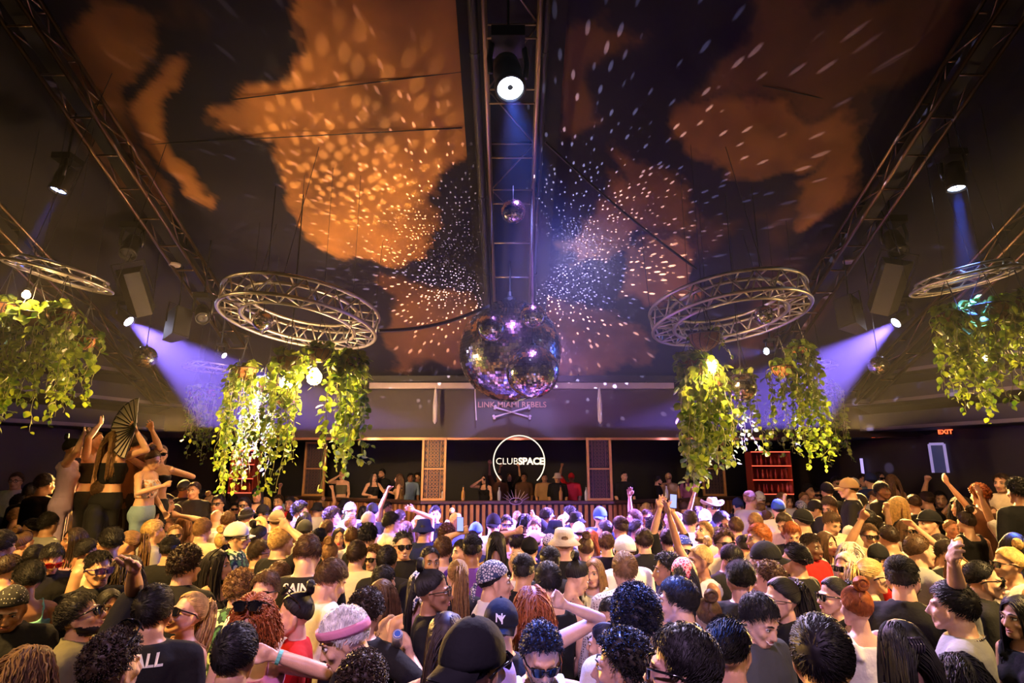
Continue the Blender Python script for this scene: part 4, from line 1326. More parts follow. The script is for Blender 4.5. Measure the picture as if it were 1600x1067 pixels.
def comb(vec, lift):
    vec = arr(*vec)
    def f(d, n):
        t = vec[None] - n * (n @ vec)[:, None]
        t /= np.linalg.norm(t, axis=1, keepdims=True) + 1e-6
        return t * (1 - lift) + n * lift
    return f
HAIR = {}
TUBES = tubes_np
def hair_mesh(kind):
    key = (kind, LOD[0])
    if key in HAIR: return HAIR[key]
    lf = .5 if LOD[0] else .8
    rg = np.random.default_rng(abs(hash_str(kind)) % 9999)
    V, Q, n = [], [], 0
    def tubes_np(pth, rad, sides=3):
        m_ = max(60, int(len(pth) * lf)); pth = pth[:m_]
        rad = np.asarray(rad) * (1.0 + .75 * (1 - lf))
        if pth.shape[1] > 12:
            ix = np.round(np.linspace(0, pth.shape[1] - 1, 9 if LOD[0] else 14)).astype(int); pth = pth[:, ix]; rad = rad[ix]
        return TUBES(pth, rad, sides)
    def push(v, q):
        nonlocal n
        V.append(v); Q.append(np.asarray(q) + n); n += len(v)
    K = 6; r = .0022
    if kind == 'buzz':
        W, F = shell(.012, rg, .004, 60); push(W, F)
        d = hair_roots(1400, rg); v, q = tubes_np(strands(d, .008, 3, rg, comb((0, -1, .2), .7), 0), [.0016, .0014, .0005]); push(v, q)
    elif kind in ('short', 'fade', 'slick', 'short2'):
        W, F = shell(.085 if kind in ('short', 'short2') else .03, rg, .05, 55, nape=-.5 if kind == 'fade' else -.62); push(W, F)
        if kind == 'fade':
            d = hair_roots(1500, rg, lo_side=.40, nape=.28, front=.36)
            v, q = tubes_np(strands(d, rg.uniform(.03, .048, 1500), K, rg, comb((.3, .8, .1), .40), .16, .10, rmax=1.20), np.linspace(.0024, .0008, K)); push(v, q)
            d = hair_roots(700, rg); v, q = tubes_np(strands(d, .012, 3, rg, comb((0, -.3, -1), .5), 0), [.002, .0015, .0006]); push(v, q)
        elif kind == 'slick':
            d = hair_roots(1300, rg); v, q = tubes_np(strands(d, .06, K, rg, comb((0, -1, -.1), .12), .05, .03), np.linspace(.0026, .001, K)); push(v, q)
        else:
            fl = comb((.5, .75, -.1), .10) if kind == 'short' else comb((-.8, .3, -.3), .10)
            d = hair_roots(2600, rg); v, q = tubes_np(strands(d, rg.uniform(.026, .045, 2600), K, rg, fl, .10, .13, base=1.05, rmax=1.15), np.linspace(.0020, .0007, K)); push(v, q)
    elif kind in ('curly', 'afro'):
        af = kind == 'afro'
        W, F = shell(.30 if af else .17, rg, .16, 70); push(W, F)
        N = 2200 if af else 2000
        d = hair_roots(N, rg)
        v, q = tubes_np(strands(d, rg.uniform(.05, .075, N) if af else rg.uniform(.035, .055, N), 9, rg, lambda d, n: n + rg.normal(0, .45, n.shape), .04, .15, base=1.15 if af else 1.06, curl=1.2, rmax=1.52 if af else 1.36), np.linspace(.0026, .0015, 9)); push(v, q)
    elif kind in ('long', 'wavy', 'redcurl'):
        W, F = shell(.05, rg, .02, 30, nape=-.8); push(W, F)
        N = 1100; K = 22
        d = hair_roots(N, rg, lo_side=-.3, nape=-.7)
        part = lambda d, n: np.stack([np.sign(d[:, 0] + .02) * (.9 - abs(d[:, 0])), -.25 - .4 * (d[:, 1] < .3), -.3 + 0 * d[:, 0]], 1)
        L = rg.uniform(.34, .46, N) * (1 if kind == 'long' else .9) * (1 if kind != 'redcurl' else .8)
        v, q = tubes_np(strands(d, L, K, rg, part, .35, .03 if kind == 'long' else .14, lift=.006 if kind == 'long' else .014, curl=0 if kind == 'long' else (.45 if kind == 'wavy' else .9)), np.concatenate([np.full(K - 4, .0036), np.linspace(.0032, .0008, 4)])); push(v, q)
    elif kind in ('pony', 'bun', 'braids'):
        W, F = shell(.03, rg, .01, 30); push(W, F)
        tie = arr(0, -.125, .055) if kind != 'bun' else arr(0, -.075, .125)
        N = 900; d = hair_roots(N, rg)
        v, q = tubes_np(strands(d, .16, 12, rg, comb((0, -1, .3), .05), 0, .015, lift=.003, tgt=(tie, 2)), np.full(12, .0024)); push(v, q)
        if kind == 'bun':
            c = tie + arr(0, -.012, .025); N = 260
            th = rg.uniform(0, 6.28, N); K2 = 14
            s = np.linspace(0, 1, K2)[None]
            a = th[:, None] + s * 3.4; ph = rg.uniform(0, 6.28, N)[:, None] + s * 1.5
            rr = .026 + .014 * np.cos(ph)
            pth = np.stack([c[0] + rr * np.cos(a) * 1.1, c[1] + .022 * np.sin(ph) * .9 + 0 * a, c[2] + rr * np.sin(a)], -1)
            v, q = tubes_np(pth, np.full(K2, .0034)); push(v, q)
            mb = MB().sphere(c, (.034, .026, .034), 12, 8); me_ = mb.mesh('t'); vv_ = get_co(me_)
            fs_ = [f for f in mb.f if len(f) == 4]; push(vv_, np.array(fs_)); bpy.data.meshes.remove(me_)
        else:
            N = 420; K2 = 18
            st = tie + rg.normal(0, .012, (N, 3)); L = rg.uniform(.30, .46, N)
            s = np.linspace(0, 1, K2)
            off = rg.normal(0, 1, (N, 3)) * arr(.022, .014, .01)
            pth = st[:, None] + off[:, None] * np.minimum(1, s * 3)[None, :, None]
            pth[:, :, 1] -= (.035 * np.sin(np.minimum(1, s * 3) * math.pi * .5))[None] - .01
            pth[:, :, 2] += (.03 * np.sin(np.minimum(1, s * 4) * math.pi))[None] - L[:, None] * np.maximum(0, s - .08)[None]
            pth[:, :, 0] += .006 * np.sin(s * 9)[None]
            low = pth[:, :, 2] < -.15
            pth[:, :, 1] = np.where(low, np.minimum(pth[:, :, 1], -.15), pth[:, :, 1])
            v, q = tubes_np(pth, np.concatenate([np.full(K2 - 4, .0036), np.linspace(.003, .0008, 4)])); push(v, q)
    q = np.concatenate([np.asarray(x).reshape(-1, 4) for x in Q])
    me = np_mesh('hair', np.concatenate(V), q)
    me.materials.append(None)
    HAIR[key] = me
    return me
def hash_str(s):
    h = 7
    for c in s: h = (h * 31 + ord(c)) % 100003
    return h
SKIN_ = [(.72, .42, .28)]
HAIRCOL = {'k': (.010, .008, .008), 'd': (.030, .016, .009), 'b': (.085, .042, .018), 'n': (.22, .12, .05), 'y': (.55, .36, .13), 'r': (.32, .085, .02), 'g': (.62, .55, .44), 'p': (.010, .010, .020), 'w': (.8, .78, .72)}
HAIRW = {'k': 'black', 'd': 'dark brown', 'b': 'brown', 'n': 'light brown', 'y': 'blond', 'r': 'ginger', 'g': 'platinum', 'p': 'blue-black', 'w': 'white'}
def m_hair(c):
    return (M_HAIR, HAIRCOL[c])
SKIN = [(.72, .42, .28), (.58, .32, .19), (.34, .165, .09), (.14, .062, .035)]
def m_skin(i):
    return (M_SKIN, SKIN[i])
CLOTH = {'black': (.012, .012, .014), 'white': (.80, .78, .74), 'cream': (.70, .60, .42), 'grey': (.30, .30, .30), 'char': (.06, .065, .07), 'navy': (.02, .03, .10), 'blue': (.04, .10, .50), 'red': (.55, .02, .02),
         'aqua': (.22, .55, .50), 'mint': (.38, .60, .48), 'olive': (.14, .13, .08), 'tan': (.45, .28, .14), 'pink': (.75, .28, .42), 'lilac': (.50, .38, .62), 'yellow': (.75, .62, .25), 'sky': (.30, .45, .70), 'brown': (.10, .05, .03), 'purple': (.14, .05, .35), 'jean': (.06, .09, .16), 'denim': (.22, .34, .45)}
CW = {'char': 'charcoal', 'sky': 'pale blue', 'jean': 'denim'}
def m_cloth(c):
    if c == 'leafy': return pattern_mat('dark cloth with pale leaves', 'noise', (.01, .03, .02), (.55, .70, .40), 16, .8, .44, (.06, .20, .08))
    if c == 'floral': return pattern_mat('cream cloth with small marks', 'dots', (.72, .62, .44), (.12, .10, .08), 34, .8, .2)
    if c == 'lace': return pattern_mat('white dotted lace', 'dots', (.62, .58, .55), (.08, .06, .06), 60, .8, .34)
    if c == 'paint': return pattern_mat('patterned top in orange and white', 'noise', (.70, .40, .25), (.75, .72, .68), 22, .8, .48, (.08, .06, .06))
    return (M_CLOTH, CLOTH[c])
_VAR = {}
def slotmat(o, m):
    """o's own colour on a shared mesh, or a shared copy of the mesh in its own cloth"""
    if isinstance(m, tuple):
        base, col = m
        if o.data.materials[0] is None: o.data.materials[0] = base
        if o.data.materials[0] is base:
            o.color = (*col, 1); return
        k = (o.data.name, base.name); m = base; o.color = (*col, 1)
    else: k = (o.data.name, m.name)
    if o.data.materials[0] is None: o.data.materials[0] = m
    if o.data.materials[0] is m: return
    if k not in _VAR:
        c = o.data.copy(); c.materials[0] = m; _VAR[k] = c
    o.data = _VAR[k]
def own_colour(m, noise=.0, nscale=20):
    """base colour = the object's own colour, with a little mottling"""
    nt = m.node_tree; b = nt.nodes['Principled BSDF']
    oi = nt.nodes.new('ShaderNodeObjectInfo')
    tc = nt.nodes.new('ShaderNodeTexCoord'); nz = nt.nodes.new('ShaderNodeTexNoise'); nz.inputs['Scale'].default_value = nscale
    nt.links.new(tc.outputs['Object'], nz.inputs['Vector'])
    mp = nt.nodes.new('ShaderNodeMapRange'); mp.inputs[1].default_value = .3; mp.inputs[2].default_value = .7
    mp.inputs[3].default_value = 1 - noise; mp.inputs[4].default_value = 1 + noise
    nt.links.new(nz.outputs['Fac'], mp.inputs[0])
    mx = nt.nodes.new('ShaderNodeVectorMath'); mx.operation = 'SCALE'
    nt.links.new(oi.outputs['Color'], mx.inputs[0]); nt.links.new(mp.outputs[0], mx.inputs['Scale'])
    nt.links.new(mx.outputs[0], b.inputs['Base Color'])
    return m
M_SKIN = own_colour(mat('skin', SKIN_[0], .42, bump=.08, bscale=150), .12, 12)
M_HAIR = own_colour(mat('hair', (.02, .01, .01), .52, spec=.35), .35, 40)
M_CLOTH = own_colour(mat('cloth', (.5, .5, .5), .85, bump=.25, bscale=26, spec=.2), .06, 8)

# ------------------------------------------------------------------ things worn (head space)
WORN = {}
def worn(kind, var=''):
    k = (kind, var)
    if k in WORN: return WORN[k]
    mb = MB()
    if kind == 'sun':
        for s in (-1, 1):
            vs = []
            for z, w_ in ((.021, .030), (.008, .033), (-.010, .030), (-.022, .020)):
                for u in (-1, -.4, .4, 1):
                    x = s * .034 + u * w_ * .98
                    vs.append((x, .110 - (abs(x) ** 2) * 4.0 - abs(z) * .05, z))
            n_ = len(vs); vs += [(x, y - .006, z) for x, y, z in vs]
            fs = []
            for i in range(3):
                for j in range(3):
                    a = i * 4 + j
                    fs += [(a, a + 1, a + 5, a + 4), (n_ + a, n_ + a + 4, n_ + a + 5, n_ + a + 1)]
            for i in range(3): fs += [(i * 4, i * 4 + 4, n_ + i * 4 + 4, n_ + i * 4), (i * 4 + 3, n_ + i * 4 + 3, n_ + i * 4 + 7, i * 4 + 7)]
            mb.add(vs, fs)
            mb.tube([(s * .064, .096, .014), (s * .080, .06, .012), (s * .086, .0, .006), (s * .084, -.03, -.010)], .0042, 6)
            mb.tube([(s * .002, .111, .016), (s * .034, .106, .024), (s * .066, .094, .018)], .0032, 6)
        mb.tube([(-.012, .110, .008), (0, .113, .010), (.012, .110, .008)], .004, 6)
    elif kind == 'glas':
        for s in (-1, 1):
            mb.tube([(s * .033 + .024 * math.cos(t), .104 - 4 * (s * .033 + .024 * math.cos(t)) ** 2 * .9, .002 + .019 * math.sin(t)) for t in np.linspace(0, 2 * math.pi, 18, endpoint=False)], .0026, 6, closed=True)
            mb.tube([(s * .058, .092, .010), (s * .084, .04, .010), (s * .085, -.02, .0)], .0028, 6)
        mb.tube([(-.010, .106, .008), (.010, .106, .008)], .0026, 6)
    elif kind == 'brow':
        for s in (-1, 1): mb.tube([(s * .014, .093, .024), (s * .030, .0915, .030), (s * .048, .079, .025)], [.0035, .0045, .002], 6)
    elif kind == 'eyes':
        for s in (-1, 1):
            mb.sphere((s * .031, .076, .002), (.0135, .0115, .0085), 12, 8, mi=0)
            mb.sphere((s * .031, .0845, .002), (.0055, .0042, .0058), 10, 6, mi=1)
            mb.tube([(s * .017, .086, .006), (s * .031, .0895, .0115), (s * .046, .080, .007)], .0018, 5, mi=1)
    elif kind == 'lips':
        mb.tube([(-.024, .086, -.0655), (-.012, .0935, -.061), (0, .0945, -.0625), (.012, .0935, -.061), (.024, .086, -.0655)], [.002, .0045, .004, .0045, .002], 8)
        mb.tube([(-.022, .086, -.0675), (-.010, .093, -.0735), (.010, .093, -.0735), (.022, .086, -.0675)], [.002, .005, .005, .002], 8)
    elif kind == 'smile':
        mb.tube([(-.027, .080, -.058), (-.014, .0925, -.066), (0, .0955, -.068), (.014, .0925, -.066), (.027, .080, -.058)], [.002, .0055, .0065, .0055, .002], 8)
    elif kind == 'beard':
        vs, fs = [], []
        n, m = 22, 8
        for i in range(m + 1):
            for j in range(n + 1):
                a = R(-115 + 230 * j / n); u = i / m
                z = -.030 - .080 * u if abs(a) > R(38) else -.078 - .034 * u
                rr = (.071 - .012 * u, .0945 - .014 * u)
                f = 1.0 - .35 * max(0, u - .6)
                vs.append((math.sin(a) * rr[0] * f, -.004 + math.cos(a) * rr[1] * f, z - .006 * math.cos(a)))
        for i in range(m):
            for j in range(n):
                a = i * (n + 1) + j; fs.append((a, a + n + 1, a + n + 2, a + 1))
        nv = len(vs)
        vs += [(x * .90, y * .90, z + .002) for x, y, z in vs]
        fs += [tuple(q + nv for q in f[::-1]) for f in fs]
        v = np.array(vs); v[:nv] += v[:nv] * (fbm(v[:nv], 60, 3, 8) * .05)[:, None] * arr(1, 1, 0)
        mb.add(v, fs)
        mb.tube([(-.030, .080, -.062), (-.018, .094, -.052), (0, .099, -.050), (.018, .094, -.052), (.030, .080, -.062)], .0048, 6)
    elif kind in ('cap', 'bcap', 'fcap'):
        vs, fs = [], []
        n, m = 32, 10
        for i in range(m + 1):
            th = R(98) * i / m
            for k_ in range(n):
                a = 2 * math.pi * k_ / n
                rr = 1.16 + .012 * math.cos(6 * a) * math.sin(th)
                vs.append(HC + arr(math.sin(th) * math.cos(a), math.sin(th) * math.sin(a), math.cos(th)) * HR * rr * arr(1, 1, 1.02))
        nv = len(vs); vs2 = [HC + (v - HC) * .965 for v in vs]
        for i in range(m):
            for k_ in range(n):
                l = (k_ + 1) % n
                f = (i * n + k_, (i + 1) * n + k_, (i + 1) * n + l, i * n + l); fs.append(f); fs.append(tuple(q + nv for q in f[::-1]))
        for k_ in range(n): fs.append((m * n + k_, m * n + nv + k_, m * n + nv + (k_ + 1) % n, m * n + (k_ + 1) % n))
        mb.add(vs + vs2, fs)
        sgn = -1 if kind == 'bcap' else 1
        V, F_ = [], []
        n2, m2 = 16, 5
        for lay in (0, 1):
            for i in range(m2 + 1):
                for j in range(n2 + 1):
                    a = R(-62 + 124 * j / n2); u = i / m2
                    rx, ry = .088 + .0 * u, .112 + .065 * u * math.cos(a * .9)
                    V.append((math.sin(a) * rx * (1 - .12 * u), sgn * (math.cos(a) * ry) - .016, .026 - .016 * u - .030 * (math.sin(a) ** 2) * (.4 + u) - .005 * lay))
            b = lay * (m2 + 1) * (n2 + 1)
            for i in range(m2):
                for j in range(n2):
                    a_ = b + i * (n2 + 1) + j; f = (a_, a_ + 1, a_ + n2 + 2, a_ + n2 + 1); F_.append(f if lay else f[::-1])
        mb.add(V, F_)
        mb.sphere(HC + arr(0, 0, HR[2] * 1.19), .007, 8, 6)
        if kind == 'bcap': pass
    elif kind == 'beanie' or kind == 'bandana':
        vs, fs = [], []
        n, m = 32, 12
        for i in range(m + 1):
            for k_ in range(n):
                a = 2 * math.pi * k_ / n; y = math.sin(a)
                zl = .05 + .30 * max(0, y) - .38 * max(0, -y) if kind == 'bandana' else .10 - .3 * max(0, -y)
                th = math.acos(zl) * i / m
                rr = (1.09 if kind == 'bandana' else 1.16) + .012 * math.sin(5 * a + 3 * th)
                vs.append(HC + arr(math.sin(th) * math.cos(a), math.sin(th) * y, math.cos(th)) * HR * rr)
        nv = len(vs); vs2 = [HC + (v - HC) * .965 for v in vs]
        for i in range(m):
            for k_ in range(n):
                l = (k_ + 1) % n
                f = (i * n + k_, (i + 1) * n + k_, (i + 1) * n + l, i * n + l); fs.append(f); fs.append(tuple(q + nv for q in f[::-1]))
        for k_ in range(n): fs.append((m * n + k_, m * n + nv + k_, m * n + nv + (k_ + 1) % n, m * n + (k_ + 1) % n))
        mb.add(vs + vs2, fs)
        if kind == 'bandana':
            mb.sphere((0, -.125, -.012), (.018, .014, .014), 10, 8)
            for s in (-1, 1):
                mb.tube([(0, -.125, -.012), (s * .02, -.140, -.04), (s * .035, -.142, -.10)], [.009, .016, .005], 8)
        else:
            mb.tube([tuple(HC + arr(math.cos(a) * HR[0] * 1.17, math.sin(a) * HR[1] * 1.17, HR[2] * (.08 - .3 * max(0, -math.sin(a))))) for a in np.linspace(0, 2 * math.pi, 32, endpoint=False)], .010, 8, closed=True)
    elif kind in ('bucket', 'cowboy'):
        if kind == 'bucket':
            prof = [(.002, .118), (.055, .116), (.076, .105), (.088, .055), (.096, .030), (.145, -.018), (.143, -.022), (.093, .026), (.084, .05), (.07, .098), (.002, .11)]
            mb.lathe(prof, 36, c=(0, -.014, .022))
        else:
            V, F_ = [], []
            prof = [(.002, .125), (.04, .12), (.062, .115), (.074, .085), (.088, .03), (.095, .02), (.13, .010), (.165, .014), (.165, .008), (.12, .003), (.09, .012)]
            n = 36
            for r_, z_ in prof:
                for k_ in range(n):
                    a = 2 * math.pi * k_ / n
                    lift = max(0, (r_ - .1)) * 1.0 * math.cos(a) ** 2 * 1.1
                    dent = -.018 * math.exp(-(r_ * math.cos(a) / .02) ** 2) if z_ > .11 else 0
                    V.append((r_ * math.cos(a) * .98, r_ * math.sin(a) * 1.12 - .014, z_ + lift + dent + .022))
            for i in range(len(prof) - 1):
                for k_ in range(n):
                    l = (k_ + 1) % n; F_.append((i * n + k_, i * n + l, (i + 1) * n + l, (i + 1) * n + k_))
            mb.add(V, F_)
            mb.tube([(.091 * math.cos(a), .102 * math.sin(a) - .014, .052) for a in np.linspace(0, 2 * math.pi, 32, endpoint=False)], .006, 6, closed=True, mi=0)
    elif kind == 'band':
        vs, fs = [], []
        n = 36
        for a in np.linspace(0, 2 * math.pi, n, endpoint=False):
            zc = .040 + .022 * math.sin(a)
            for dz, rr in ((-.022, 1.14), (-.008, 1.185), (.008, 1.185), (.022, 1.14), (.0, 1.0)):
                vs.append((math.cos(a) * HR[0] * rr, -.016 + math.sin(a) * HR[1] * rr, zc + dz))
        for k_ in range(n):
            l = (k_ + 1) % n
            for j in range(5): jj = (j + 1) % 5; fs.append((k_ * 5 + j, l * 5 + j, l * 5 + jj, k_ * 5 + jj))
        mb.add(vs, fs)
    elif kind == 'clip':
        for k_ in range(5): mb.tube([(-.03 + .012 * k_, -.105, .075), (-.03 + .012 * k_, -.128, .055), (-.03 + .012 * k_, -.118, .02)], .004, 6)
        mb.tube([(-.034, -.106, .078), (.022, -.106, .078)], .006, 6)
    me = mb.mesh(kind, smooth=True)
    for i in range(2 if kind == 'eyes' else 1): me.materials.append(None)
    if kind == 'eyes': me.polygons.foreach_set('material_index', mb.m)
    WORN[k] = me
    return me
m_lens = mat('black sunglass plastic', (.008, .008, .010), .08, spec=.9)
m_frame = mat('dark spectacle frame', (.02, .015, .012), .25)
m_chain = mat('silver chain', (.7, .68, .65), .2, 1.0)
m_eye = mat('eye white', (.75, .72, .68), .25); m_iris = mat('dark iris', (.02, .012, .008), .15)
m_lip = mat('natural lips', (.42, .15, .12), .4); m_lipred = mat('red lipstick', (.55, .03, .06), .35)
BANDM = {'black': ('dots', (.012, .012, .015), (.5, .5, .5), 60, .22), 'blue': ('dots', (.02, .05, .42), (.75, .75, .85), 45, .26), 'red': ('paisley', (.60, .05, .09), (.85, .55, .60), 45, .10),
         'navy': ('paisley', (.02, .04, .18), (.80, .80, .85), 48, .12), 'white': ('paisley', (.72, .72, .75), (.03, .05, .14), 60, .14)}

# ------------------------------------------------------------------ one person
def head_obj(root, me, nm, m, Mr, hc, extra=None):
    o = link(nm, me, root)
    M = Matrix(((*Mr[0], hc[0]), (*Mr[1], hc[1]), (*Mr[2], hc[2]), (0, 0, 0, 1)))
    if extra is not None: M = M @ extra
    o.matrix_local = M
    if isinstance(m, list):
        for j, mm in enumerate(m): me.materials[j] = mm
    else: slotmat(o, m)
    return o
_BEARD = {}
def beard_mesh(me, Mr, hc):
    if me.name in _BEARD: return _BEARD[me.name]
    v = get_co(me); hv = (v - hc) @ Mr
    no = np.empty(len(v) * 3, np.float32); me.vertices.foreach_get('normal', no); no = no.reshape(-1, 3)
    x, y, z = np.abs(hv[:, 0]), hv[:, 1], hv[:, 2]
    lip = (x < .026) & (np.abs(z + .067) < .0125) & (y > .05)
    jaw = (z < -.036 - .52 * np.maximum(0, y)) & (z > -.135) & (y > -.012) & (y > (-z - .10) * 1.2)
    mus = (x < .034) & (z < -.045) & (z > -.060) & (y > .06)
    on = (jaw | mus) & ~lip & (x < .09)
    q = np.empty(len(me.polygons) * 4, np.int32)
    sel = [tuple(p.vertices) for p in me.polygons if all(on[i] for i in p.vertices)]
    used = sorted({i for f in sel for i in f}); ix = {i: k for k, i in enumerate(used)}
    w_ = v[used] + no[used] * (.0035 + .003 * np.abs(fbm(v[used], 160, 2, 3)))[:, None]
    b = bpy.data.meshes.new('beard'); b.from_pydata(w_.tolist(), [], [[ix[i] for i in f] for f in sel])
    b.polygons.foreach_set('use_smooth', [True] * len(b.polygons)); b.materials.append(None); b.update()
    _BEARD[me.name] = b
    return b
STD = {
 '-': (None, None),
 'dance': (((-.20, .30, 1.22), (-1, -.2, -1), 'relax', (1, 0, 0)), ((.24, .32, 1.30), (1, -.2, -1), 'fist', (-1, 0, 0))),
 'hold': (None, ((.16, .34, 1.26), (1, -.1, -1), 'fist', (-1, 0, 0))),
 'phone': (None, ((.14, .34, 1.62), (1, 0, -.6), 'fist', (-.3, -1, 0))),
 'upR': (None, ((.30, .12, 1.92), (1, .2, 0), 'open', (0, 1, 0))),
 'upL': (((-.30, .12, 1.92), (-1, .2, 0), 'open', (0, 1, 0)), None),
 'fistR': (None, ((.26, .16, 1.88), (1, .1, 0), 'fist', (0, 1, 0))),
 'both': (((-.28, .14, 1.88), (-1, .2, 0), 'open', (0, 1, 0)), ((.28, .16, 1.86), (1, .2, 0), 'open', (0, 1, 0))),
 'head': (None, ((.10, .10, 1.66), (1, .4, .3), 'relax', (-1, -.3, -.5))),
 'rail': (((-.22, .34, 1.16), (-1, -.4, -1), 'relax', (0, 0, -1)), ((.20, .34, 1.14), (1, -.4, -1), 'relax', (0, 0, -1))),
 'face': (None, ((.07, .15, 1.55), (1, -.2, -1), 'fist', (-1, 0, 0))),
}
def person(x, y, z0, f, sc, sex, hair, hc_, top, tcol, skin, acc, pose, pitch, label, group=None, bottom='black'):
    """f: 0 faces the stage, 90 the right wall, 180 the camera; pose is a key of STD or (left, right)"""
    root = empty('person', (x, y, z0), -R(f))
    root.scale = (sc * .98, sc * .98, sc)
    if isinstance(pose, str): pl, pr = STD[pose]; key = pose
    else: pl, pr, key = pose
    me, J, Mr, hc = body_mesh(sex, pitch, pl, pr, key)
    b = link('body', me, root); slotmat(b, m_skin(skin))
    gm = garment(sex, top, pl, pr, key, J)
    nm = {'tee': 't_shirt', 'tank': 'tank_top', 'strap': 'strap_top', 'crop': 'bandeau_top', 'bikini': 'bikini_top', 'shirt': 'shirt', 'jacket': 'jacket'}[top]
    g = link(nm, gm, root); slotmat(g, m_cloth(tcol))
    t = link('trousers', garment(sex, 'jeans', pl, pr, key, J), root); slotmat(t, m_cloth(bottom))
    facing = abs(((f + 180) % 360) - 180) > 55
    A = acc.split(',') if acc != '-' else []
    hat = [a for a in A if a.split(':')[0] in ('cap', 'bcap', 'beanie', 'bandana', 'bucket', 'cowboy')]
    if hair != 'bald':
        hk = hair
        if hat and hair in ('short', 'short2', 'curly', 'afro', 'slick', 'fade', 'bun'): hk = 'buzz'
        head_obj(root, hair_mesh(hk), 'hair', m_hair(hc_), Mr, hc)
    for a in A:
        k, _, c = a.partition(':')
        if k == 'sun': head_obj(root, worn('sun'), 'sunglasses', mat('red tinted lens', (.35, .01, .01), .1, spec=.9) if c == 'red' else mat('mirrored violet lens', (.16, .10, .35), .08, .6) if c == 'violet' else m_lens, Mr, hc)
        elif k == 'suntop': head_obj(root, worn('sun'), 'sunglasses', m_lens, Mr, hc, Matrix.Translation((0, -.018, .082)) @ Matrix.Rotation(R(38), 4, 'X'))
        elif k == 'sunback': head_obj(root, worn('sun'), 'sunglasses', m_lens, Mr, hc, Matrix.Translation((0, -.03, .01)) @ Matrix.Rotation(R(180), 4, 'Z'))
        elif k == 'glas': head_obj(root, worn('glas'), 'glasses', m_frame, Mr, hc)
        elif k == 'beard':
            o = link('beard', beard_mesh(me, Mr, hc), root); slotmat(o, m_hair(hc_ if hc_ in 'kdbr' else 'b'))
        elif k in ('cap', 'bcap', 'beanie', 'bucket', 'cowboy'):
            cm = m_cloth(c) if c != 'stripe' else pattern_mat('striped knit', 'stripe', (.6, .45, .3), (.06, .03, .03), 22, .9, .5)
            h = head_obj(root, worn(k), {'cap': 'cap', 'bcap': 'cap', 'beanie': 'beanie', 'bucket': 'bucket_hat', 'cowboy': 'cowboy_hat'}[k], cm, Mr, hc)
            if c in ('white', 'cream'): h['label'] = c + ' hat'
        elif k == 'bandana':
            kd, c1_, c2_, s_, th_ = BANDM[c]
            head_obj(root, worn('bandana'), 'bandana', pattern_mat('bandana print ' + c, kd, c1_, c2_, s_, .8, th_), Mr, hc)
        elif k == 'band': head_obj(root, worn('band'), 'headband', m_cloth(c or 'pink'), Mr, hc)
        elif k == 'clip': head_obj(root, worn('clip'), 'hair_claw', mat('dark shiny claw clip', (.06, .05, .07), .15, spec=1.0), Mr, hc)
        elif k in ('chain', 'choker'):
            z_, r_ = (1.452, .066) if k == 'choker' else (1.432, .105)
            if sex == 'f': z_ -= .005; r_ -= .008
            pts = [(r_ * math.cos(a), r_ * math.sin(a) * (.95 if k == 'choker' else .82) - .012, z_ - (0 if k == 'choker' else .03 * math.sin(a))) for a in np.linspace(0, 2 * math.pi, 40, endpoint=False)]
            mb = MB()
            if k == 'choker': mb.tube(pts, .006, 6, closed=True)
            else:
                for p in pts: mb.sphere(p, .0062, 6, 5)
            mb.build('choker' if k == 'choker' else 'necklace', m_frame if k == 'choker' else m_chain, root, smooth=True)
        elif k == 'wrist':
            s_ = 1 if pr is not None else -1
            sh, el, wr = J[s_]; d = (wr - el) / np.linalg.norm(wr - el)
            mb = MB(); a = wr - d * .030; b2_ = wr - d * .012
            mb.tube([a, b2_], .036 if sex == 'm' else .032, 14)
            mb.build('wristband', mat('paper wristband ' + (c or 'teal'), {'white': (.7, .7, .68), 'orange': (.8, .3, .05)}.get(c, (.15, .6, .5)), .6), root)
        elif k == 'text':
            o = text(c, 'lettering', .075, mat('white print', (.75, .75, .72), .6), root, (0, 0, 0), (0, 0, 0), extrude=.0008, bold=.002)
            v = get_co(o.data); X_, Z_ = v[:, 0].copy(), v[:, 1].copy()
            Z2 = Z_ + 1.40
            from mathutils.bvhtree import BVHTree
            tr_ = BVHTree.FromPolygons(get_co(gm).tolist(), [tuple(q.vertices) for q in gm.polygons])
            yy = np.array([(tr_.ray_cast(Vector((a_, -1, b_)), Vector((0, 1, 0)))[0] or Vector((0, -.13, 0))).y for a_, b_ in zip(X_, Z2)]) - .004
            v2 = np.stack([X_, yy - v[:, 2], Z2], 1); set_co(o.data, v2)
        elif k == 'ny':
            mw = mat('white embroidery', (.85, .85, .85), .7)
            for ch in 'NY':
                o = text(ch, 'logo', .052, mw, root, (0, 0, 0), (0, 0, 0), extrude=.001, bold=.0012)
                v = get_co(o.data); e_ = Mr
                X_ = v[:, 0] + (-.007 if ch == 'N' else .008); Z_ = v[:, 1] + (.066 if ch == 'N' else .058)
                Y_ = -np.sqrt(np.maximum(.05, 1.38 - (X_ / HR[0]) ** 2 - ((Z_ - HC[2]) / HR[2]) ** 2)) * HR[1] + HC[1] - .004 - v[:, 2]
                W_ = (np.stack([X_, Y_, Z_], 1)) @ Mr.T + hc; set_co(o.data, W_)
        elif k == 'chev':
            mb = MB()
            for j in range(3):
                z_ = 1.12 + j * .075
                for s_ in (-1, 1):
                    q = [(0, -.158, z_ + .055), (s_ * .10, -.150, z_), (s_ * .10, -.150, z_ + .035), (0, -.158, z_ + .090)]
                    mb.add(q + [(a_, b_ + .012, c__) for a_, b_, c__ in q], [(0, 1, 2, 3), (7, 6, 5, 4), (0, 4, 5, 1), (1, 5, 6, 2), (2, 6, 7, 3)])
            mb.build('chevron_panel', mat('navy chevron cloth', CLOTH['navy'], .8), root)
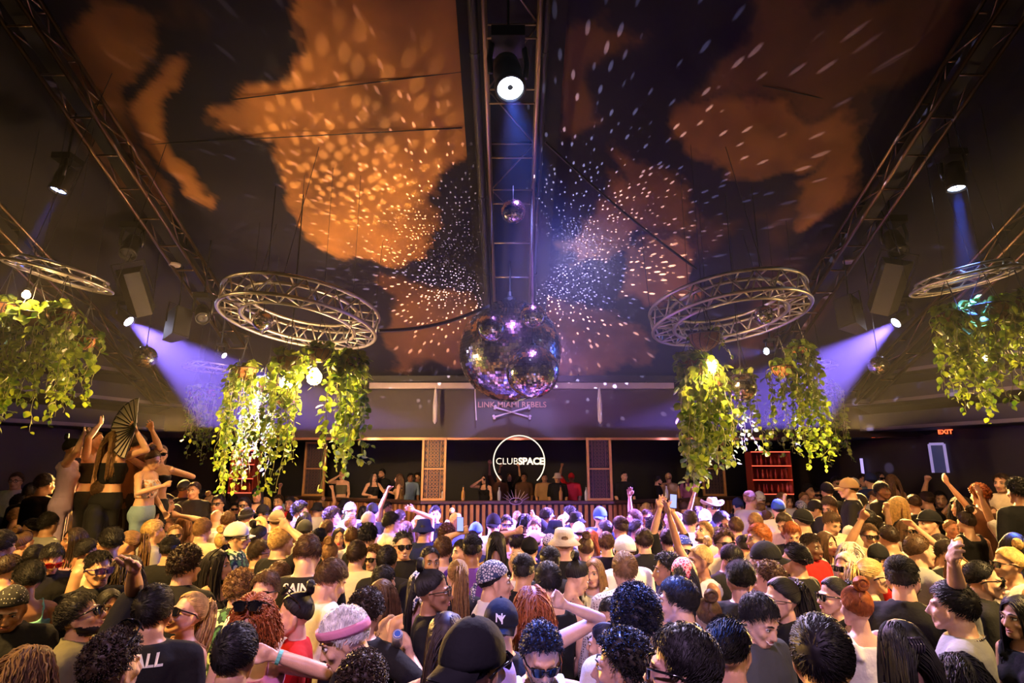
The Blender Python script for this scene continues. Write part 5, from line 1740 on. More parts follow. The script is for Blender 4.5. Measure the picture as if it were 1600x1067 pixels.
    if facing and 'noface' not in A:
        if not any(a.startswith('sun') and not a.startswith('sunt') for a in A):
            head_obj(root, worn('eyes'), 'eyes', [m_eye, m_iris], Mr, hc)
            head_obj(root, worn('brow'), 'eyebrows', m_hair(hc_ if hc_ not in 'gyw' else 'b'), Mr, hc)
        if 'smile' in A: head_obj(root, worn('smile'), 'teeth', m_eye, Mr, hc)
        head_obj(root, worn('lips'), 'lips', m_lipred if 'lipstick' in A else m_lip, Mr, hc)
    tag(root, label, 'person', group)
    return root, J, Mr, hc

# ------------------------------------------------------------------ the crowd
# px py headwidth facing sex hair colour top topcolour skin worn pose | short description
CROWD = """
25 750 20 160 m short d tee white 0 glas - | pale man in glasses ; and a white T-shirt at the far left, standing above the others
33 785 20 70 m short k tee black 1 - -
28 807 27 20 m buzz n tank mint 0 - - | buzz-cut man in mint ; green top at the left, seen from behind
53 804 19 170 f wavy n strap tan 1 sun - | curly blonde woman in sunglasses ; at the left, facing the camera
51 768 20 0 m short2 k tee black 1 - -
71 755 22 20 m short k tee black 1 - -
97 750 23 0 m short k tee black 1 bcap:black -
94 783 22 0 f long y strap black 0 - - | blonde long-haired head ; from behind at the left, under the platform dancers
115 766 22 60 m short n tee cream 1 suntop -
79 816 32 25 m short k tee grey 1 - -
101 801 24 0 m slick k tee black 1 - -
131 803 26 90 m short d jacket black 0 suntop - | man in dark jacket over white ; shirt in profile facing right, sunglasses on his head
151 791 26 20 m curly d tee black 1 - -
163 765 24 60 m short b tee black 1 - -
80 868 32 125 m short k shirt black 1 sun:red,beard,down - | bearded man in red-tinted glasses ; and an open black shirt
171 845 42 -50 m slick k tank cream 1 glas - | dark-haired man in cream tank ; top with glasses, facing left
6 850 40 0 m short k tee black 1 - -
178 792 24 10 f wavy n tank cream 0 - 193,735f | person raising a fist ; below the dancers, left, with light brown hair
212 810 26 0 f long b tank brown 0 - - | woman with straight brown hair ; down her back, just right of the raised fist
208 785 22 0 f wavy b strap black 1 - -
238 800 24 75 m curly d tee grey 0 - -
241 829 30 45 m short2 y tee grey 0 - - | man with frosted blond crop ; in a grey T-shirt
257 786 22 90 m short k tee black 1 - 250,760r
279 778 20 90 m slick d jacket black 1 beard - | slick-haired bearded man in profile ; with a black jacket, under the bikini-top dancer
268 814 22 -140 m short d tee white 0 sun -
288 818 22 0 f long b strap tan 0 - 282,797f
273 834 22 150 m buzz n tee white 0 sun -
317 826 29 5 m short n tee cream 0 - - | tidy light-brown head over cream ; T-shirt, left side, from behind
339 808 20 0 m bald n tee white 0 - -
266 857 28 0 m fade k tee black 1 - -
296 880 50 10 m curly d jacket black 0 - - | big curly-haired man in black ; jacket seen from behind
341 880 34 90 f long k strap black 0 suntop - | dark long-haired woman in black ; strappy top, facing right, sunglasses on head
351 845 26 0 f bun y strap cream 0 - -
376 836 36 80 m short k shirt leafy 0 cap:white,sun - | man in big white cap ; and leaf-print shirt, in profile facing right
357 812 22 0 m short b tee white 0 - -
386 806 22 20 m short k tee white 1 band:black -
326 785 17 0 f bun n strap white 0 - -
344 785 17 180 m short k tee black 1 sun -
311 775 18 -90 m short k tee black 1 - -
304 765 17 180 m short d tee black 1 - -
378 788 17 180 m short k tee black 1 sun -
292 762 17 0 m buzz k tee black 2 cap:black -
402 772 16 160 f long k strap black 1 - -
438 844 36 35 m short y tee black 0 - 455,814f | golden blond man in black ; T-shirt with a fist raised beside him
478 860 54 -8 m short2 b tee black 0 sun,down,text:SAINT - | man in black SAINT T-shirt ; looking down in dark glasses
406 862 28 60 m short d tee brown 1 glas -
481 828 24 0 m short k tee grey 1 cap:char -
500 842 24 25 m slick k tee black 1 - -
526 838 20 165 f long k strap white 0 lipstick - | dark-haired woman with red lips ; looking back at the camera
518 864 26 0 f bun n strap cream 0 - -
562 864 34 5 m short d tee cream 0 - - | neat dark head over cream T-shirt ; with broad neck, seen from behind, left of centre
575 836 28 0 m curly p tee black 1 - -
548 838 22 -30 m short b tee white 0 - -
546 818 20 0 m buzz n tee white 0 - -
514 806 24 60 m curly d tee black 1 - -
470 797 24 70 m curly k tee black 1 - -
484 812 22 0 f long k strap black 1 - -
548 797 20 130 m short b tee white 0 bcap:cream - | man in cream cap ; by the booth rail, turned to the right
582 799 22 0 m short k tee black 1 cap:black -
578 815 26 0 m short k tee lilac 0 cap:lilac -
435 803 18 0 m short b tee white 0 beanie:brown -
433 812 26 -10 m short b tee brown 1 beanie:stripe - | striped beanie
408 800 18 110 m short k tee black 1 cap:black,sun -
450 786 15 180 m short k tee red 2 - -
437 783 15 180 m short d tee black 1 - -
405 820 20 180 f long y strap cream 0 - -
511 826 22 0 m short b tee white 0 - -
582 870 24 -160 m curly b tee white 0 sun -
609 873 34 5 m short k tee black 1 - - | plain black head over black ; T-shirt, left of the shaven-headed man
631 850 32 160 m slick p tee black 0 sun,smile - | smiling man with blue-black hair ; and black sunglasses
662 875 32 155 m buzz k tee black 2 beard - | shaven-headed bearded man ; facing the camera in black
693 857 34 -5 m short b tee lilac 0 - - | thin brown hair over lilac ; T-shirt, centre left, from behind
720 860 24 -130 m short k tee white 0 - -
751 857 36 8 m fade k tee purple 2 - - | tall flat-top fade over purple ; top, centre, from behind
610 815 26 60 m short k shirt cream 0 - -
656 818 20 0 f wavy y strap cream 0 - R648,790o | blonde with one open hand ; held high against the booth front
680 802 20 170 m short k tee black 0 - 705,812f | man drinking ; in front of the slatted booth with his arm up
668 827 26 0 m curly p tee navy 0 bucket:navy -
696 834 24 0 m curly b tee lilac 0 - -
634 827 20 -30 f long b strap white 0 - -
768 818 24 15 m short k tee white 0 bcap:black -
777 848 30 0 f long k tank black 1 - -
733 845 22 0 m short k tee navy 0 - 719,822f | person filming with a glowing phone ; in the middle of the crowd
747 830 20 0 m short k tee white 0 cap:blue -
793 818 20 175 m short k tee black 1 sun -
796 842 22 0 m short b tee lilac 0 - -
625 808 18 40 m short d tee white 0 - -
856 806 22 80 m short2 p tee black 0 sun 834,799o | man in sunglasses with hand out ; before the booth, facing right
889 804 20 -80 m curly k tee black 0 - 905,800r | curly-haired man with raised wrist ; in black before the booth
938 806 24 25 m short b tee blue 0 bcap:blue - | man in blue cap ; and royal blue T-shirt from behind
964 823 28 -20 m fade d tee black 0 - - | dark-haired man left of the raised arms ; with black T-shirt and pale ear
990 809 22 -90 m short2 b tee black 0 - - | young man in profile facing left ; near the booth front, centre right
864 830 28 0 m curly p tee navy 0 bucket:navy - | fuzzy navy bucket hat
885 847 38 0 m short n tee black 0 bucket:cream - | cream bucket hat ; over a black T-shirt in the centre of the crowd
905 830 20 0 m short k tee white 0 cap:white -
915 856 26 0 f bun b tank white 0 - -
926 842 22 0 f long r tank sky 0 - -
947 847 24 0 m short b tee black 0 - -
966 858 36 -20 m short b tee white 0 cap:white - | big white cap ; in the centre right of the crowd
976 887 40 -8 m short n shirt lace 0 - - | light-brown head over dotted lace ; shirt, right of centre
835 824 22 180 m short b tee white 0 - 838,826o
820 815 20 0 f wavy p tank white 0 - -
808 808 15 0 m buzz n tee white 0 - -
830 846 20 0 m short k tee lilac 0 cap:lilac -
855 850 22 -30 m short k tee navy 0 bandana:navy -
828 857 24 0 m short k tee navy 0 cap:black -
812 846 22 0 m short k tee lilac 0 - 803,821f | person raising a slim fist ; in the centre of the crowd
861 876 34 -15 m fade k tee black 1 - -
826 890 34 10 m fade k tee black 1 - - | sharply faded black head ; over a black collar, centre
802 879 30 15 m buzz y tee white 0 - - | pale shaved blond head ; over a white T-shirt, centre
853 904 46 -20 m short k tank black 0 - - | thick black hair over bare neck ; centre, behind the red-haired woman
1006 843 30 0 m short d shirt black 0 - - | dark head over black polo collar ; right of centre
1022 822 24 20 m curly p tee black 0 - -
1046 842 24 -10 m short k tee black 0 - 1030,782o;1052,792o | man with both hands high ; in black, right of centre, holding a phone
1079 812 26 35 m short d tee white 0 - -
1113 791 24 172 m short k shirt black 0 cowboy:cream,sun - | man in straw cowboy hat ; and sunglasses near the right vines
1092 802 18 0 f wavy d strap pink 0 - 1084,763o | person with one arm straight up ; left of the cowboy hat
1135 812 24 120 m short k tee black 2 - 1127,818o
1173 780 22 55 m fade n tee white 0 - - | tall light-haired man ; in white looking right, near the red shelves
1155 789 16 180 m short k tee navy 0 cap:navy -
1101 809 20 0 m short k tee black 0 bcap:white -
1098 830 28 -125 m short n tee white 0 beard,up - | man with head tipped back ; in profile behind the blue bandana
1076 857 32 170 m short k shirt navy 0 bandana:blue,sun - | man in blue polka-dot bandana ; and black sunglasses facing the camera
1135 846 30 178 m curly b shirt cream 0 sun - | curly-topped man in sunglasses ; and cream shirt, right of the blue bandana
1182 838 36 -95 m short r tee white 0 beard - | ginger bearded man ; in white, profile facing left
1150 822 22 0 m short b tee pink 0 - -
1177 815 24 0 m short n tee tan 0 - -
1137 868 30 150 m short k tee black 0 down -
1160 852 22 0 m fade k tee pink 1 - -
1200 872 42 -80 m short k tee black 0 bcap:black - | man in black backward cap ; in profile facing left, right of centre
1193 779 15 180 m short k tee white 0 cap:white -
1188 796 18 60 m buzz n tee lilac 0 - -
1043 888 38 -90 m curly k tee black 2 - - | curly-haired man in profile left ; with hand near chin, beside the red bandana
1056 896 38 0 f long k tank black 0 bandana:red - | red paisley bandana
1120 838 20 0 m short k tee white 0 bcap:olive -
1321 762 20 -60 m short k tee black 0 cap:tan - | tan cap ; at the back right, facing left
1304 754 14 180 m short k tee black 0 sun -
1335 757 14 180 m short k tee white 0 cap:white,sun -
1348 749 13 180 m short d tee sky 0 - -
1375 746 14 180 f long k strap black 0 sun -
1277 772 14 180 m short k tee black 0 sun -
1266 767 14 160 m curly k tee black 1 - -
1360 750 15 0 m short k tee navy 0 cap:navy -
1392 751 15 0 f long n strap black 0 - -
1380 765 18 150 m short k tee black 3 - -
1292 766 17 0 m short k tee black 1 cap:black -
1220 780 15 180 m short n tee white 0 - -
1233 783 15 180 m short k tee black 0 - -
1252 779 15 180 m buzz n tee white 0 - -
1251 793 20 0 m short k tee lilac 0 bandana:white - | white patterned head scarf ; on a distant head, right
1216 794 26 15 m short k tee white 0 cap:blue - | violet-blue cap ; above a white T-shirt, right of the stage
1222 814 26 -125 m short d tee lilac 0 down - | dark-haired man looking down left ; right of the ginger bearded man
1254 812 30 -30 m short k tee white 0 beanie:black - | black beanie over white T-shirt
1273 794 24 -90 m short k tee black 0 cap:black -
1238 830 28 -165 m short r tee black 0 down - | strawberry blond man ; looking down, right side
1298 813 30 170 m short b shirt floral 0 down - | man in cream floral shirt ; with bowed head
1301 788 24 -120 m short d tee black 1 down -
1327 787 26 -10 m curly k tee black 1 - -
1364 812 30 -25 m short k tee cream 1 - - | tousled black head ; in the right crowd, just right of the wristband hand
1388 838 32 0 m buzz d tank white 1 - 1343,802p | almost bald head ; from behind, with raised pointing hand to its left
1292 847 26 160 f long b tank white 0 - - | young woman in white top ; with sleek brown hair looking at the camera
1252 872 38 -40 m slick k tee black 1 sunback - | slick black head ; with sunglasses worn on the back
1306 883 36 -118 f pony g tank black 0 sun - | platinum-haired woman in sunglasses ; tilting her head
1328 867 34 15 f wavy g tank black 1 - - | long silver-streaked braids
1368 780 26 -90 m curly b tee cream 1 - - | curly man in profile facing left ; in the right crowd
1390 798 24 0 m bald y tee black 0 cap:tan -
1344 785 20 0 m short k tee black 0 beanie:black -
1407 790 22 105 f long y tank black 0 - - | bright blonde facing right ; in the right crowd
1424 785 20 0 m buzz d tee black 0 - -
1447 781 26 -20 m fade d tee black 0 - -
1472 779 18 -150 m short k tee black 0 - 1446,742f | man with black sleeve reaching up ; at the right
1500 790 20 -90 f wavy k tank black 1 - 1481,748r | woman waving a limp hand ; at the right edge of the crowd
1489 800 18 170 f long d tank black 1 - 1489,776o
1530 772 22 0 m curly r tank brown 0 - - | reddish curly head ; at the right, below the tall man
1557 753 24 -120 m short2 d tee cream 0 - - | tall man in cream T-shirt ; standing above the crowd at the right, facing left
1590 766 26 0 m curly k tee black 2 - -
1532 804 24 165 m short b tee black 1 - - | orange-lit man facing the camera ; in black at the right
1551 800 18 0 m short k tee black 2 - 1556,818p
1509 814 30 0 f bun d tank black 0 - - | sleek dark bunned head ; from behind at the right
1448 815 34 -90 m short k tank char 0 beanie:black - | man in black beanie facing left ; with a charcoal tank top
1408 826 26 172 f long b tank white 0 sun - | woman in sunglasses and white ; top facing the camera at the right
1466 850 24 -100 f long d strap black 0 - 1428,812r;1466,846r | woman whose wristbanded hand reaches left ; over the right crowd
1482 862 28 160 m short d tee black 1 beard,smile - | laughing bearded man ; behind the big bent arm
1501 888 28 172 f long n strap black 0 smile,up - | smiling woman under the bent arm ; with light brown hair
1575 878 38 -80 f bun y tank white 1 sun - | woman with blonde bun ; in a white tank top and sunglasses, right edge
1595 806 26 0 m short k tee black 1 - -
1590 850 28 150 f long k tank black 1 - -
42 901 42 -55 f slick k strap aqua 2 glas - | person in aqua off-shoulder top ; with cropped black hair, left edge
17 942 44 150 m short k jacket black 2 bandana:black,down - | man in black dotted bandana ; looking down at the left edge
155 886 40 120 m fade k shirt black 1 sun:violet - | man in mirrored violet sunglasses ; facing right
128 958 50 78 m short k shirt olive 1 sun,beard,up - | bearded man in black sunglasses ; and olive shirt, chin raised, facing right
170 944 26 130 f long k tee black 2 - -
180 1034 68 25 m curly d tee black 1 suntop - | big brown head at bottom left ; with sunglasses pushed up
241 950 60 -16 m short k tee black 1 text:WALL L211,868o | man in black WALL T-shirt ; with one arm raised, from behind
46 1046 50 20 f wavy n jacket black 1 - - | dark figure with orange-streaked hair ; in the bottom left corner
291 955 46 -150 f pony y strap tan 0 sun,up - | blonde woman in sunglasses ; with chin raised, left
374 917 38 0 m curly n shirt leafy 0 - -
415 920 40 180 m short2 b tee white 0 sun - | man in round black sunglasses ; facing the camera, left of centre
438 900 36 0 m short b tee brown 0 - -
395 964 58 172 f redcurl r strap pink 0 down,wrist:teal,suntop 432,1000r | red curly-haired woman ; with hand at her brow and teal wristband
369 1017 66 0 m short k tee black 1 - - | large black head ; at the bottom, in front of the red-haired woman's hand
458 957 46 -110 f bun k tee red 0 suntop - | woman in red T-shirt ; with dark pinned hair, facing left
515 899 48 45 m short b tee white 0 down - | man in white T-shirt bowing ; his brown head, left of centre
540 985 76 -105 m short2 w tee black 0 band:pink,chain,down - | platinum man with pink headband ; bending over in a black T-shirt
598 928 30 -140 f long b tank tan 0 - -
574 953 46 20 m curly d tee black 0 sun R621,1004f | man with brown curls and sunglasses ; holding out a drink can, behind the pink headband
603 905 30 40 m short k tee black 1 - -
655 917 40 -5 f long k strap black 1 bandana:navy - | blue and white paisley bandana ; on a woman with long black hair
697 919 44 90 f bun k tee black 2 glas - | brown-skinned woman with glasses ; in profile facing right
764 905 52 80 m short k jacket white 0 bandana:white,chev - | man in patterned bandana ; and white jacket with navy chevrons
702 995 70 0 f long d strap black 0 - - | long chestnut hair ; down a woman's back, bottom centre left
748 1030 84 40 m short k tee navy 1 bcap:black,sun - | big black backward cap ; at the bottom edge, left of centre
787 972 48 0 m short b tee black 1 bcap:black,ny - | navy NY cap worn backward
772 1066 62 10 m short k tee white 0 cap:lilac - | pale lilac cap ; cut by the bottom edge
564 1068 58 0 m curly d tee black 1 - - | dark curls cut by the bottom edge ; left of centre
823 946 46 -15 f wavy r tank black 0 - 885,925r | auburn-haired woman in black ; with one bare arm stretched to the right
838 1013 64 172 m curly p tank white 1 sun,beard,down - | bearded man in sunglasses ; and white tank top, bottom centre
905 896 34 70 f bun k strap black 0 down - | black-haired woman with hair tie ; in strappy top, bowed to the right
926 892 26 -155 f long n tank white 0 - - | fair long-haired woman ; facing the bowed dark-haired woman
993 962 68 0 m afro p tee cream 3 - - | round blue-black afro ; over a cream T-shirt, right of centre
950 955 26 -150 m buzz k shirt lace 1 beard,down -
942 1002 38 -60 f bun p tank black 0 - -
970 1035 76 -75 m curly k tee sky 1 - - | curly dark fade in pale blue ; bottom edge, facing left
1062 1036 104 -70 m short2 k tee black 0 sun - | huge dark head in white-lit sunglasses ; bottom right of centre, facing left
1154 901 46 10 m slick k tee black 0 - - | wet slick black hair over black ; T-shirt, right of centre
1059 934 50 -62 m short2 k tee sky 0 - - | young dark-haired man in pale blue ; facing left, right of centre
1106 960 38 0 f bun b tee char 1 - -
1141 1008 68 35 m slick k tee yellow 1 - - | glossy black head in pale yellow ; top, bottom right, facing right
1187 958 54 152 m short k tee char 0 smile,down - | laughing man in charcoal T-shirt
1230 933 44 -95 f pony k jacket black 0 glas,choker - | woman in glasses and choker ; leaning to the laughing man
1284 926 36 -92 f pony k tank black 0 sun -
1215 905 38 -60 m curly b tee white 0 - -
1283 1020 112 18 m short k tee black 0 - - | enormous dark head ; at the bottom right, nearest of all
1319 943 46 0 f bun r tank white 0 - - | red-tinted pinned hair ; right, from behind
1362 897 38 98 f pony y strap black 0 sun - | blonde ponytailed woman ; in sunglasses facing right
1405 900 54 38 m fade k jacket black 0 glas,beard - | bearded man in broad black sweatshirt ; seen from behind, right
1408 1010 66 0 f long k tank black 1 clip - | long black hair with claw clip ; bottom right
1486 943 58 -48 m short k tee grey 0 chain R1486,858r | man in light grey T-shirt ; with his bent arm raised, right
1500 1055 46 0 f wavy k strap black 0 - -
1592 960 44 -100 f long k tank black 1 - -
"""
def parse():
    L = []
    for ln in CROWD.strip().split('\n'):
        ln = ln.strip()
        if not ln: continue
        a, _, lab = ln.partition('|')
        q = a.split()
        L.append(dict(px=float(q[0]), py=float(q[1]), w=float(q[2]), f=float(q[3]), sex=q[4], hair=q[5], hc=q[6], top=q[7], tc=q[8], skin=int(q[9]), acc=q[10], pose=q[11], lab=lab.strip()))
    return L
def locate(d):
    r = ray(d['px'], d['py'])
    t = 160.0 / d['w']
    if d['py'] > 790: t = t ** .42 * ((1.60 - CAMZ) / r.z) ** .58
    z = CAMZ + r.z * t
    lo, hi = (1.42, 1.84)
    if d['py'] < 775 and abs(d['px'] - 800) > 380 : hi = 2.15
    if z < lo and r.z < 0: t = (lo - CAMZ) / r.z
    if z > hi and r.z < 0: t = (hi - CAMZ) / r.z
    t = max(1.25, min(t, 12.5))
    p = Vector((0, 0, CAMZ)) + r * t
    return p, t
PEOPLE = parse()
for d in PEOPLE:
    d['p'], d['t'] = locate(d)
def front_y(x):
    for (x0, y0), (x1, y1) in zip(FR, FR[1:]):
        if x0 <= x <= x1: return y0 + (y1 - y0) * (x - x0) / (x1 - x0)
    return 13.4
# filler figures, seen only as heads between the described ones
rgc = np.random.default_rng(42)
listed = [(d['px'], d['py'], d['w']) for d in PEOPLE]
pts = [(d['p'].x, d['p'].y) for d in PEOPLE]
FILL_TOTAL = 60
tries = 0
nfill = 0
while nfill < FILL_TOTAL and tries < 60000:
    tries += 1
    y = rgc.uniform(3.2, 13.0) ; x = rgc.uniform(-.86, .86) * y
    if y > front_y(x) - .45 or abs(x) > 8.8: continue
    if y > 7.5 and abs(x) > 10.1 - (y - 7.5) * .42 - 1.4: continue
    z = rgc.normal(1.60, .07)
    px, py, t = proj((x, y, z)); w_ = 160 / t
    if px < -20 or px > 1620 or py > 905: continue
    if py < (812 if abs(px - 800) < 190 else 776 if px < 480 else 768): continue
    if any((x - a) ** 2 + (y - b) ** 2 < .37 ** 2 for a, b in pts): continue
    if any(((px - a) / (.62 * max(w_, c))) ** 2 + ((py - b) / (.62 * max(w_, c))) ** 2 < 1 for a, b, c in listed): continue
    sex = 'f' if rgc.random() < .38 else 'm'
    hair = rgc.choice(['long', 'wavy', 'pony', 'bun', 'long'] if sex == 'f' else ['short', 'short2', 'fade', 'curly', 'buzz', 'slick', 'short'])
    hc_ = rgc.choice(list('kkkddbbny') if sex == 'f' else list('kkkkddbbn'))
    top = rgc.choice(['strap', 'tank', 'crop', 'tee'] if sex == 'f' else ['tee', 'tee', 'tank', 'shirt'])
    tc_ = rgc.choice(['black', 'black', 'black', 'white', 'white', 'grey', 'cream', 'navy', 'pink', 'red', 'olive', 'sky'])
    acc = '-'
    u = rgc.random()
    f = rgc.normal(0, 45) if u < .68 else rgc.uniform(100, 260)
    if sex == 'm' and rgc.random() < .16: acc = rgc.choice(['cap:black', 'cap:white', 'bcap:black', 'bcap:navy', 'bucket:black', 'bcap:white'])
    if abs(((f + 180) % 360) - 180) > 70 and rgc.random() < .45: acc = 'sun' if acc == '-' else acc + ',sun'
    pose = rgc.choice(['-', '-', '-', '-', '-', 'dance', 'hold', 'phone', 'upR', 'fistR'])
    if y > 7.5 and pose in ('upR',) and rgc.random() < .6: pose = '-'
    PEOPLE.append(dict(px=px, py=py, w=w_, f=float(f), sex=sex, hair=str(hair), hc=str(hc_), top=str(top), tc=str(tc_), skin=int(rgc.choice([0, 0, 0, 1, 1, 2, 3])), acc=str(acc), pose=str(pose), lab='', p=Vector((x, y, z)), t=t))
    listed.append((px, py, w_)); pts.append((x, y)); nfill += 1
# people keep a little apart: push pairs along the line of sight more than sideways
X_ = np.array([(d['p'].x, d['p'].y) for d in PEOPLE]); O_ = X_.copy()
for it in range(110):
    D = X_[:, None] - X_[None]; dist = np.linalg.norm(D, axis=2) + np.eye(len(X_)) * 9
    push = np.maximum(0, .41 - dist) * .35
    mv = (D / dist[..., None] * push[..., None]).sum(1)
    u = X_ / (np.linalg.norm(X_, axis=1, keepdims=True))
    al = (mv * u).sum(1, keepdims=True) * u
    X_ += al + (mv - al) * .12
    lim = np.array([front_y(a) - .34 for a, b in X_]); X_[:, 1] = np.minimum(X_[:, 1], lim)
    X_[:, 1] = np.maximum(X_[:, 1], 1.1)
for d, q in zip(PEOPLE, X_):
    r = ray(d['px'], d['py'])
    k = math.hypot(q[0], q[1]) / math.hypot(r.x, r.y)
    d['x'], d['y'] = float(q[0]), float(q[1]); d['z'] = CAMZ + r.z * k; d['t'] = k

# ------------------------------------------------------------------ labels
def hair_phrase(d):
    A = d['acc']
    for k, n_ in (('bandana', 'bandana'), ('cowboy', 'straw cowboy hat'), ('bucket', 'bucket hat'), ('beanie', 'beanie'), ('bcap', 'backward cap'), ('cap', 'cap')):
        for a in A.split(','):
            if a.startswith(k + ':'):
                c = a.split(':')[1]; c = {'stripe': 'striped'}.get(c, c)
                return '%s %s' % (c, n_)
    if d['hair'] == 'bald': return 'bald head'
    st = {'short': 'short', 'short2': 'short', 'fade': 'faded', 'slick': 'slicked', 'curly': 'curly', 'afro': 'rounded curly', 'buzz': 'cropped', 'long': 'long', 'wavy': 'long wavy', 'redcurl': 'curly', 'pony': 'tied', 'bun': 'bunned'}[d['hair']]
    return '%s %s hair' % (st, HAIRW[d['hc']])
def top_phrase(d):
    c = CW.get(d['tc'], d['tc']); c = {'leafy': 'leaf-print', 'floral': 'floral cream', 'lace': 'dotted lace', 'paint': 'patterned'}.get(c, c)
    return '%s %s' % (c, {'tee': 'T-shirt', 'tank': 'tank top', 'strap': 'strappy top', 'crop': 'crop top', 'bikini': 'bikini top', 'shirt': 'shirt', 'jacket': 'jacket'}[d['top']])
def way(d):
    a = ((d['f'] + 180) % 360) - 180
    return 'from behind' if abs(a) < 50 else 'facing right' if 0 < a < 130 else 'facing left' if -130 < a < 0 else 'facing the camera'
notable = [d for d in PEOPLE if d['lab']]
used_labels = set()
for d in notable:
    a, _, b = d['lab'].partition(';')
    d['ref'] = 'the ' + a.strip(); d['label'] = (a.strip() + ' ' + b.strip()).strip()
    if len(d['label'].split()) < 4: d['label'] += ' in the crowd, %s' % way(d)
    used_labels.add(d['label'])
def shortref(s):
    return ' '.join(s.split()[:8])
for d in PEOPLE:
    if d['lab']: continue
    base = '%s, %s, %s' % (hair_phrase(d), top_phrase(d), way(d))
    near = sorted(notable, key=lambda n: (n['px'] - d['px']) ** 2 + (1.4 * (n['py'] - d['py'])) ** 2)[:8]
    lab = None
    for n_ in near:
        dx, dy = d['px'] - n_['px'], d['py'] - n_['py']
        rel = ('right of' if dx > 0 else 'left of') if abs(dx) > abs(dy) * 1.2 else ('behind' if d['t'] > n_['t'] else 'in front of')
        ref = n_['ref']
        for b_ in (base, '%s, %s' % (hair_phrase(d), top_phrase(d))):
            c_ = '%s, %s %s' % (b_, rel, ref)
            if len(c_.split()) <= 16 and c_ not in used_labels: lab = c_; break
        if lab: break
    if not lab: lab = base
    used_labels.add(lab); d['label'] = lab

# ------------------------------------------------------------------ build everyone
def hand_target(d, px, py, sc, z0, nearer=.10):
    """world position of a raised hand -> body space"""
    t = d['t'] - nearer
    r = ray(px, py); p = Vector((0, 0, CAMZ)) + r * t
    v = Matrix.Rotation(R(d['f']), 3, 'Z') @ (p - Vector((d['x'], d['y'], z0)))
    return arr(v.x, v.y, v.z) / sc
for i, d in enumerate(PEOPLE):
    A = d['acc'].split(',')
    pitch = -24 if 'down' in A else 20 if 'up' in A else 0
    d['acc'] = ','.join(a for a in A if a not in ('down', 'up')) or '-'
    zh = d['z']
    z0 = 0.0
    sc = zh / HZ
    if sc > 1.17: sc = 1.10; z0 = zh - HZ * sc
    if sc < .86: sc = .86
    d['z0'] = z0
    Mr, hc = head_frame(pitch)
    # put the head, not the feet, on the sight line
    off = Matrix.Rotation(-R(d['f']), 3, 'Z') @ Vector((hc[0] * sc, hc[1] * sc, 0))
    d['x'] -= off.x; d['y'] -= off.y
    pose = d['pose']
    if pose not in STD:
        pl = pr = None
        for part in pose.split(';'):
            kind = {'o': 'open', 'f': 'fist', 'p': 'point', 'r': 'relax'}[part[-1]]
            fs_ = {'L': -1, 'R': 1}.get(part[0], 0)
            hx, hy = [float(v) for v in part[1 if fs_ else 0:-1].split(',')[:2]]
            tg = hand_target(d, hx, hy, sc, z0)
            tg = tg - arr(0, 0, .07)
            side = fs_ or (1 if tg[0] > 0 else -1)
            if fs_: pass
            elif (side > 0 and pr is not None): side = -1
            elif side < 0 and pl is not None: side = 1
            po = (tuple(tg), (side * .15, .9, -.4) if fs_ < 0 else (side * 1.0, .15, -.25), kind, (0, 1 if abs(((d['f'] + 180) % 360) - 180) > 90 else -1, .15))
            if side > 0: pr = po
            else: pl = po
        pose = (pl, pr, 'u%d' % i)
    LOD[0] = 1 if d['t'] > 4.0 else 0
    person(d['x'], d['y'], z0, d['f'], sc, d['sex'], d['hair'], d['hc'], d['top'], d['tc'], d['skin'], d['acc'], pose, pitch, d['label'])
    if z0 > .02:
        NR_ = globals().get('NR_', 0) + 1
        struct(MB().box((d['x'], d['y'], z0 / 2 - .002), (.5, .5, z0)).build('floor_riser_%d' % NR_, m_black))
LOD[0] = 1
# ------------------------------------------------------------------ dancers on the left platform
PLAT_Z = 1.02
tag(MB().box((-4.65, 7.15, PLAT_Z / 2), (1.9, .9, PLAT_Z)).build('dance_platform', m_black), 'black platform carrying the dancers at the left', 'platform')
def at_person(px, py, t, f, base, sex, hair, hc_, top, tc_, skin, acc, hands, pitch, label, bottom='black', group=None):
    p = P(px, py, t); sc = (p.z - base) / HZ
    if not .8 < sc < 1.15: sc = min(1.12, max(.84, sc))
    d = dict(x=p.x, y=p.y, f=f, t=t)
    pose = hands
    if hands not in STD:
        pl = pr = None
        for part in hands.split(';'):
            kind = {'o': 'open', 'f': 'fist', 'p': 'point', 'r': 'relax'}[part[-1]]
            hx, hy = [float(v) for v in part[:-1].split(',')[:2]]
            tg = hand_target(d, hx, hy, sc, base, .05) - arr(0, 0, .06)
            side = 1 if tg[0] > 0 else -1
            if side > 0 and pr is not None: side = -1
            elif side < 0 and pl is not None: side = 1
            po = (tuple(tg), (side * 1.0, .15, -.3), kind, (0, 1 if abs(((f + 180) % 360) - 180) > 90 else -1, .15))
            if side > 0: pr = po
            else: pl = po
        pose = (pl, pr, 'x%d' % px)
    return person(p.x, p.y, base, f, sc, sex, hair, hc_, top, tc_, skin, acc, pose, pitch, label, group, bottom)
at_person(112, 699, 6.9, 60, PLAT_Z, 'f', 'bun', 'k', 'tank', 'lilac', 0, '-', '131,674o', 0, 'platform dancer in a pale lilac dress, leftmost, one arm up', 'lilac')
at_person(150, 688, 7.1, 80, PLAT_Z, 'f', 'bun', 'b', 'crop', 'black', 0, '-', '156,656o', 10, 'platform dancer in a black strapless top with her arm raised', 'black')
at_person(181, 686, 6.8, 10, PLAT_Z, 'f', 'long', 'n', 'crop', 'black', 0, '-', '214,664f', 0, 'platform dancer with very long light brown hair holding a folding fan')
at_person(214, 692, 7.3, 30, PLAT_Z, 'm', 'short', 'k', 'tee', 'brown', 1, '-', '240,667o', 0, 'dancer behind the fan, arm stretched out to the right', 'black')
